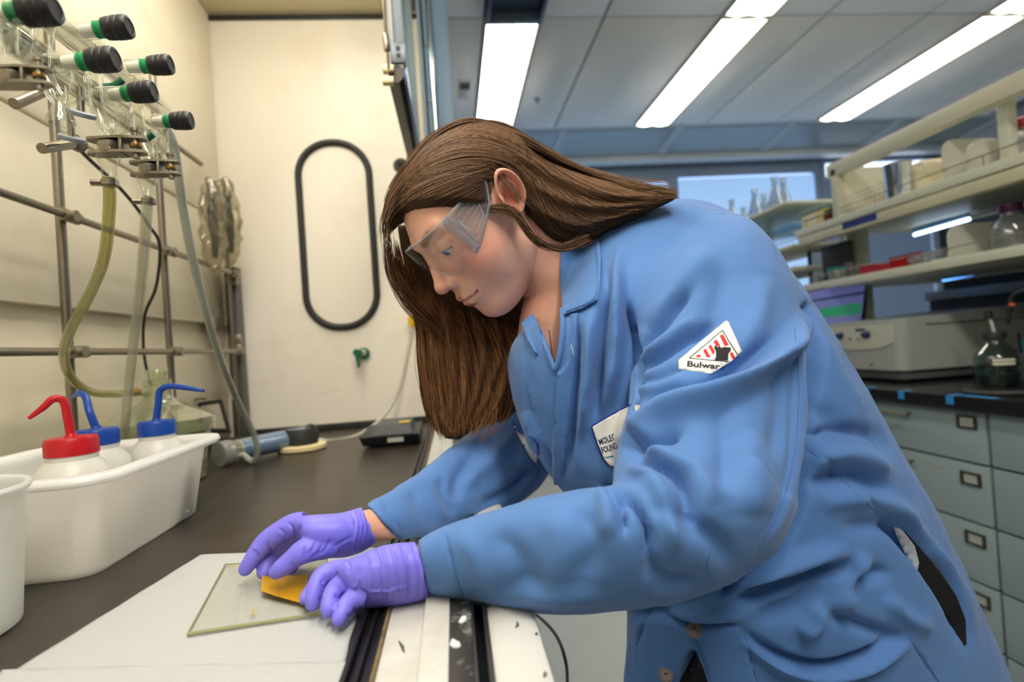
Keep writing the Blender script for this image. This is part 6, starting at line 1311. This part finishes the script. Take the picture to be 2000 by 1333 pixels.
SR += [zs(p, w, h) for p, w, h in (([(590, 300), (575, 370), (560, 400)], 2.2, -1.6), ([(490, 280), (540, 350), (555, 420)], 2.0, -1.2), ([(330, 440), (345, 480), (370, 520)], 2.0, -1.2), ([(420, 330), (470, 380), (470, 430)], 2.0, -1.0), ([(230, 500), (260, 540), (275, 570)], 2.0, -1.0), ([(220, 480), (255, 520)], 2.2, .8),
       ([(615, 470), (625, 520), (640, 570)], 2.0, -1.2), ([(680, 560), (740, 520), (770, 440)], 2.4, -.9), ([(720, 560), (790, 500), (830, 420)], 2.4, -.8), ([(650, 540), (690, 500), (710, 440)], 2.0, -.7), ([(520, 600), (545, 630), (570, 640)], 1.8, -.7), ([(900, 215), (960, 270), (1000, 330)], 2.4, -.9), ([(925, 205), (985, 250), (1020, 300)], 2.0, .9), ([(860, 480), (940, 430), (1000, 400)], 2.6, -.7))]
glove(rh, SR, 'violet nitrile glove on the hand pinching the film', it=6)
# left hand (near): fingertips resting on the paper
lh = [zr([(1500, 440, 1612, 885, .462, .028), (1400, 445, 1500, 920, .460, .028), (1250, 470, 1330, 950, .458, .027), (1120, 515, 1190, 965, .456, .025), (1010, 560, 1090, 960, .455, .022), (920, 600, 1030, 930, .455, .018), (860, 640, 980, 860, .455, .010)]),
      digit([(960, 660, .468, 72), (860, 668, .470, 70), (765, 712, .466, 66), (712, 800, .458, 62), (692, 880, .453, 58), (690, 925, .452, 52)]),
      digit([(1020, 760, .452, 74), (930, 770, .452, 72), (862, 822, .450, 66), (828, 900, .443, 62), (815, 960, .437, 57), (812, 985, .436, 52)]),
      digit([(1090, 870, .443, 72), (1010, 890, .440, 70), (950, 950, .433, 64), (912, 1020, .427, 58), (897, 1050, .425, 52)]),
      digit([(960, 640, .480, 60), (840, 690, .486, 58), (720, 780, .482, 54), (650, 860, .472, 46), (628, 892, .468, 40)])]
SL = [zs([(1170 + a, 470 + b), (1200 + a + 20, 640), (1190 + a + 40, 900)], 2.0, h) for a, b, h in ((0, 0, -1.2), (-60, 20, 1.0), (60, 0, 1.1), (130, -10, -1.3), (190, -20, 1.2), (215, -20, -1.4), (300, -30, -1.0), (330, -30, 1.0))]
SL += [zs(p, w, h) for p, w, h in (([(1060, 640), (1050, 720), (1060, 800)], 2.2, -1.0), ([(960, 590), (980, 640), (960, 690)], 2.0, -1.0), ([(1050, 800), (1120, 860), (1130, 940)], 2.2, -1.2), ([(770, 740), (760, 780), (790, 800)], 1.8, -1.2), ([(870, 850), (880, 890), (900, 870)], 1.8, -1.2), ([(1010, 960), (1030, 990), (1000, 1000)], 1.8, -1.0), ([(740, 870), (750, 900), (770, 890)], 1.6, -1.0), ([(870, 940), (880, 960), (890, 950)], 1.6, -.9), ([(960, 1010), (980, 1030), (990, 1020)], 1.6, -.9), ([(1140, 830), (1260, 830), (1400, 800)], 2.0, .7), ([(1000, 800), (1040, 780), (1055, 700)], 2.2, 1.0))]
glove(lh, SL, 'violet nitrile glove on the hand resting its fingertips on the paper', it=6)

# ------------------------------------------------------------------ safety glasses (in the head's own frame)
lens_m = clear_mat('lens_clear', (250, 252, 252), gloss=.03, rough=.01, pw=5)
frame_m = clear_mat('frame_clear', (240, 244, 248), gloss=.16, rough=.05, fres=1.6, opac=.20, orgb=(232, 238, 246))
gl_ = bpy.data.objects.new('safety_glasses', None); COL.objects.link(gl_); gl_.parent = person; gl_['label'] = 'clear plastic safety glasses with ribbed side shields'; gl_.location = Vector(h2w([(0, .1, 0)])[0]) - Vector(person.location)
def lensp(phi, t):
    """phi degrees from straight ahead (negative: the visible side), t 0 bottom .. 1 top"""
    a = math.radians(phi); zt = .036 - .004 * abs(phi) / 70; nose = math.exp(-(phi / 13) ** 2); zb = -.0245 + .006 * (abs(phi) / 70) ** 2 + .0235 * nose
    z = zb + (zt - zb) * t; return np.array([.0770 * math.sin(a), .0170 + .0880 * math.cos(a) + .0035 * (t - .5) + .002 * math.sin(t * 3.14), z])
N = 60; M_ = 14; V = [lensp(-51 + 102 * i / N, j / M_) for i in range(N + 1) for j in range(M_ + 1)]
o = MB().add(h2w(V), [(i * (M_ + 1) + j, (i + 1) * (M_ + 1) + j, (i + 1) * (M_ + 1) + j + 1, i * (M_ + 1) + j + 1) for i in range(N) for j in range(M_)]).build('lens', lens_m, gl_, auto=None)
md = o.modifiers.new('t', 'SOLIDIFY'); md.thickness = .0016
MB().tube(h2w([lensp(-51 + 102 * i / N, 1) for i in range(N + 1)]), .0011, 8).build('lens_rim', frame_m, gl_); MB().tube(h2w([lensp(-51 + 102 * i / N, 0) for i in range(N + 1)]), .0011, 8).build('lens_rim', frame_m, gl_)
for sg in (-1, 1):
    e0, e1 = lensp(51 * sg, 0), lensp(51 * sg, 1); b1 = np.array([.0770 * sg, .008, .031]); b0 = np.array([.0775 * sg, .024, .010]); m1 = np.array([.0760 * sg, .044, .0345]); m0 = np.array([.0760 * sg, .052, -.006])
    e0 = e0 + [0, 0, .002]
    Q = lambda s, t: (lambda a, b: a * (1 - t) + b * t)(*( (e0 * (1 - s) ** 2 + 2 * m0 * s * (1 - s) + b0 * s * s), (e1 * (1 - s) ** 2 + 2 * m1 * s * (1 - s) + b1 * s * s)))
    ns, nt_ = 24, 10; V = [Q(i / ns, j / nt_) for i in range(ns + 1) for j in range(nt_ + 1)]
    o = MB().add(h2w(V), [(i * (nt_ + 1) + j, (i + 1) * (nt_ + 1) + j, (i + 1) * (nt_ + 1) + j + 1, i * (nt_ + 1) + j + 1) for i in range(ns) for j in range(nt_)]).build('side_shield', clear_mat('shield_clear', (246, 249, 252), gloss=.05, rough=.05, opac=.05, orgb=(224, 230, 238), pw=4), gl_, auto=None); md = o.modifiers.new('t', 'SOLIDIFY'); md.thickness = .0018
    outl = [Q(i / 20, 0) for i in range(21)] + [Q(1, j / 4) for j in range(1, 5)] + [Q(1 - i / 20, 1) for i in range(1, 21)] + [Q(0, 1 - j / 6) for j in range(1, 7)]
    MB().tube(h2w(outl), .0016, 8, caps=False).build('shield_frame', frame_m, gl_)
    MB().tube(h2w([Q(.10, t / 10) for t in range(11)]), .0019, 8).build('hinge_bar', frame_m, gl_); MB().tube(h2w([Q(.18, .08 + .84 * t / 10) for t in range(11)]), .0012, 8).build('hinge_bar', frame_m, gl_)
    for k in range(5):
        t = .18 + .64 * k / 4; MB().tube(h2w([Q(.22 + .46 * i / 8, t) + np.array([.0008 * sg, 0, 0]) for i in range(9)]), .0006, 6).build('shield_rib', frame_m, gl_)
    MB().tube(h2w([Q(.22, .1 + .8 * i / 8) for i in range(9)]), .0009, 6).build('shield_rib', frame_m, gl_); MB().tube(h2w([Q(.70, .1 + .8 * i / 8) for i in range(9)]), .0009, 6).build('shield_rib', frame_m, gl_)
    MB().lathe([(.0030, -.0015), (.0036, 0), (.0030, .0015)], h2w([Q(.03, .10)])[0], HR @ np.array([1.0, 0, 0]), 14).build('hinge', frame_m, gl_); MB().lathe([(.0030, -.0015), (.0036, 0), (.0030, .0015)], h2w([Q(.03, .93)])[0], HR @ np.array([1.0, 0, 0]), 14).build('hinge', frame_m, gl_)
    MB().tube(h2w([(b0 + b1) / 2 - np.array([.004 * sg, 0, 0]), np.array([.0740 * sg, -.015, .026]), np.array([.070 * sg, -.045, .008])]), .0028, 8, sub=3).build('temple', frame_m, gl_)

# ------------------------------------------------------------------ legs and shoes under the coat
hipc = np.array([.43, .70, .58]); lg = []
for dy in (-.09, .09):
    b = MB().tube([hipc, hipc + [.01, dy * .9, -.08], (.46, .70 + dy, .36), (.48, .70 + dy, .07)], [.070, .078, .066, .050], 20, sub=5); lg.append((b.v, b.f))
leg_me = remesh(lg, .008, 6, .5); link('trouser_legs', leg_me, blackc, person, auto=None, label='black trouser legs')
for dy in (-.09, .09):
    bm = bmesh.new(); bmesh.ops.create_icosphere(bm, subdivisions=3, radius=1)
    for q in bm.verts:
        c = q.co.copy(); toe = max(0, -c.x); q.co = Vector((.45 + c.x * .135, .70 + dy + c.y * (.046 - .010 * toe), .001 + max(0, (c.z + .55)) * (.055 - .022 * toe)))
    me = bpy.data.meshes.new('shoe'); bm.to_mesh(me); bm.free(); link('shoe', me, black_rubber, person)
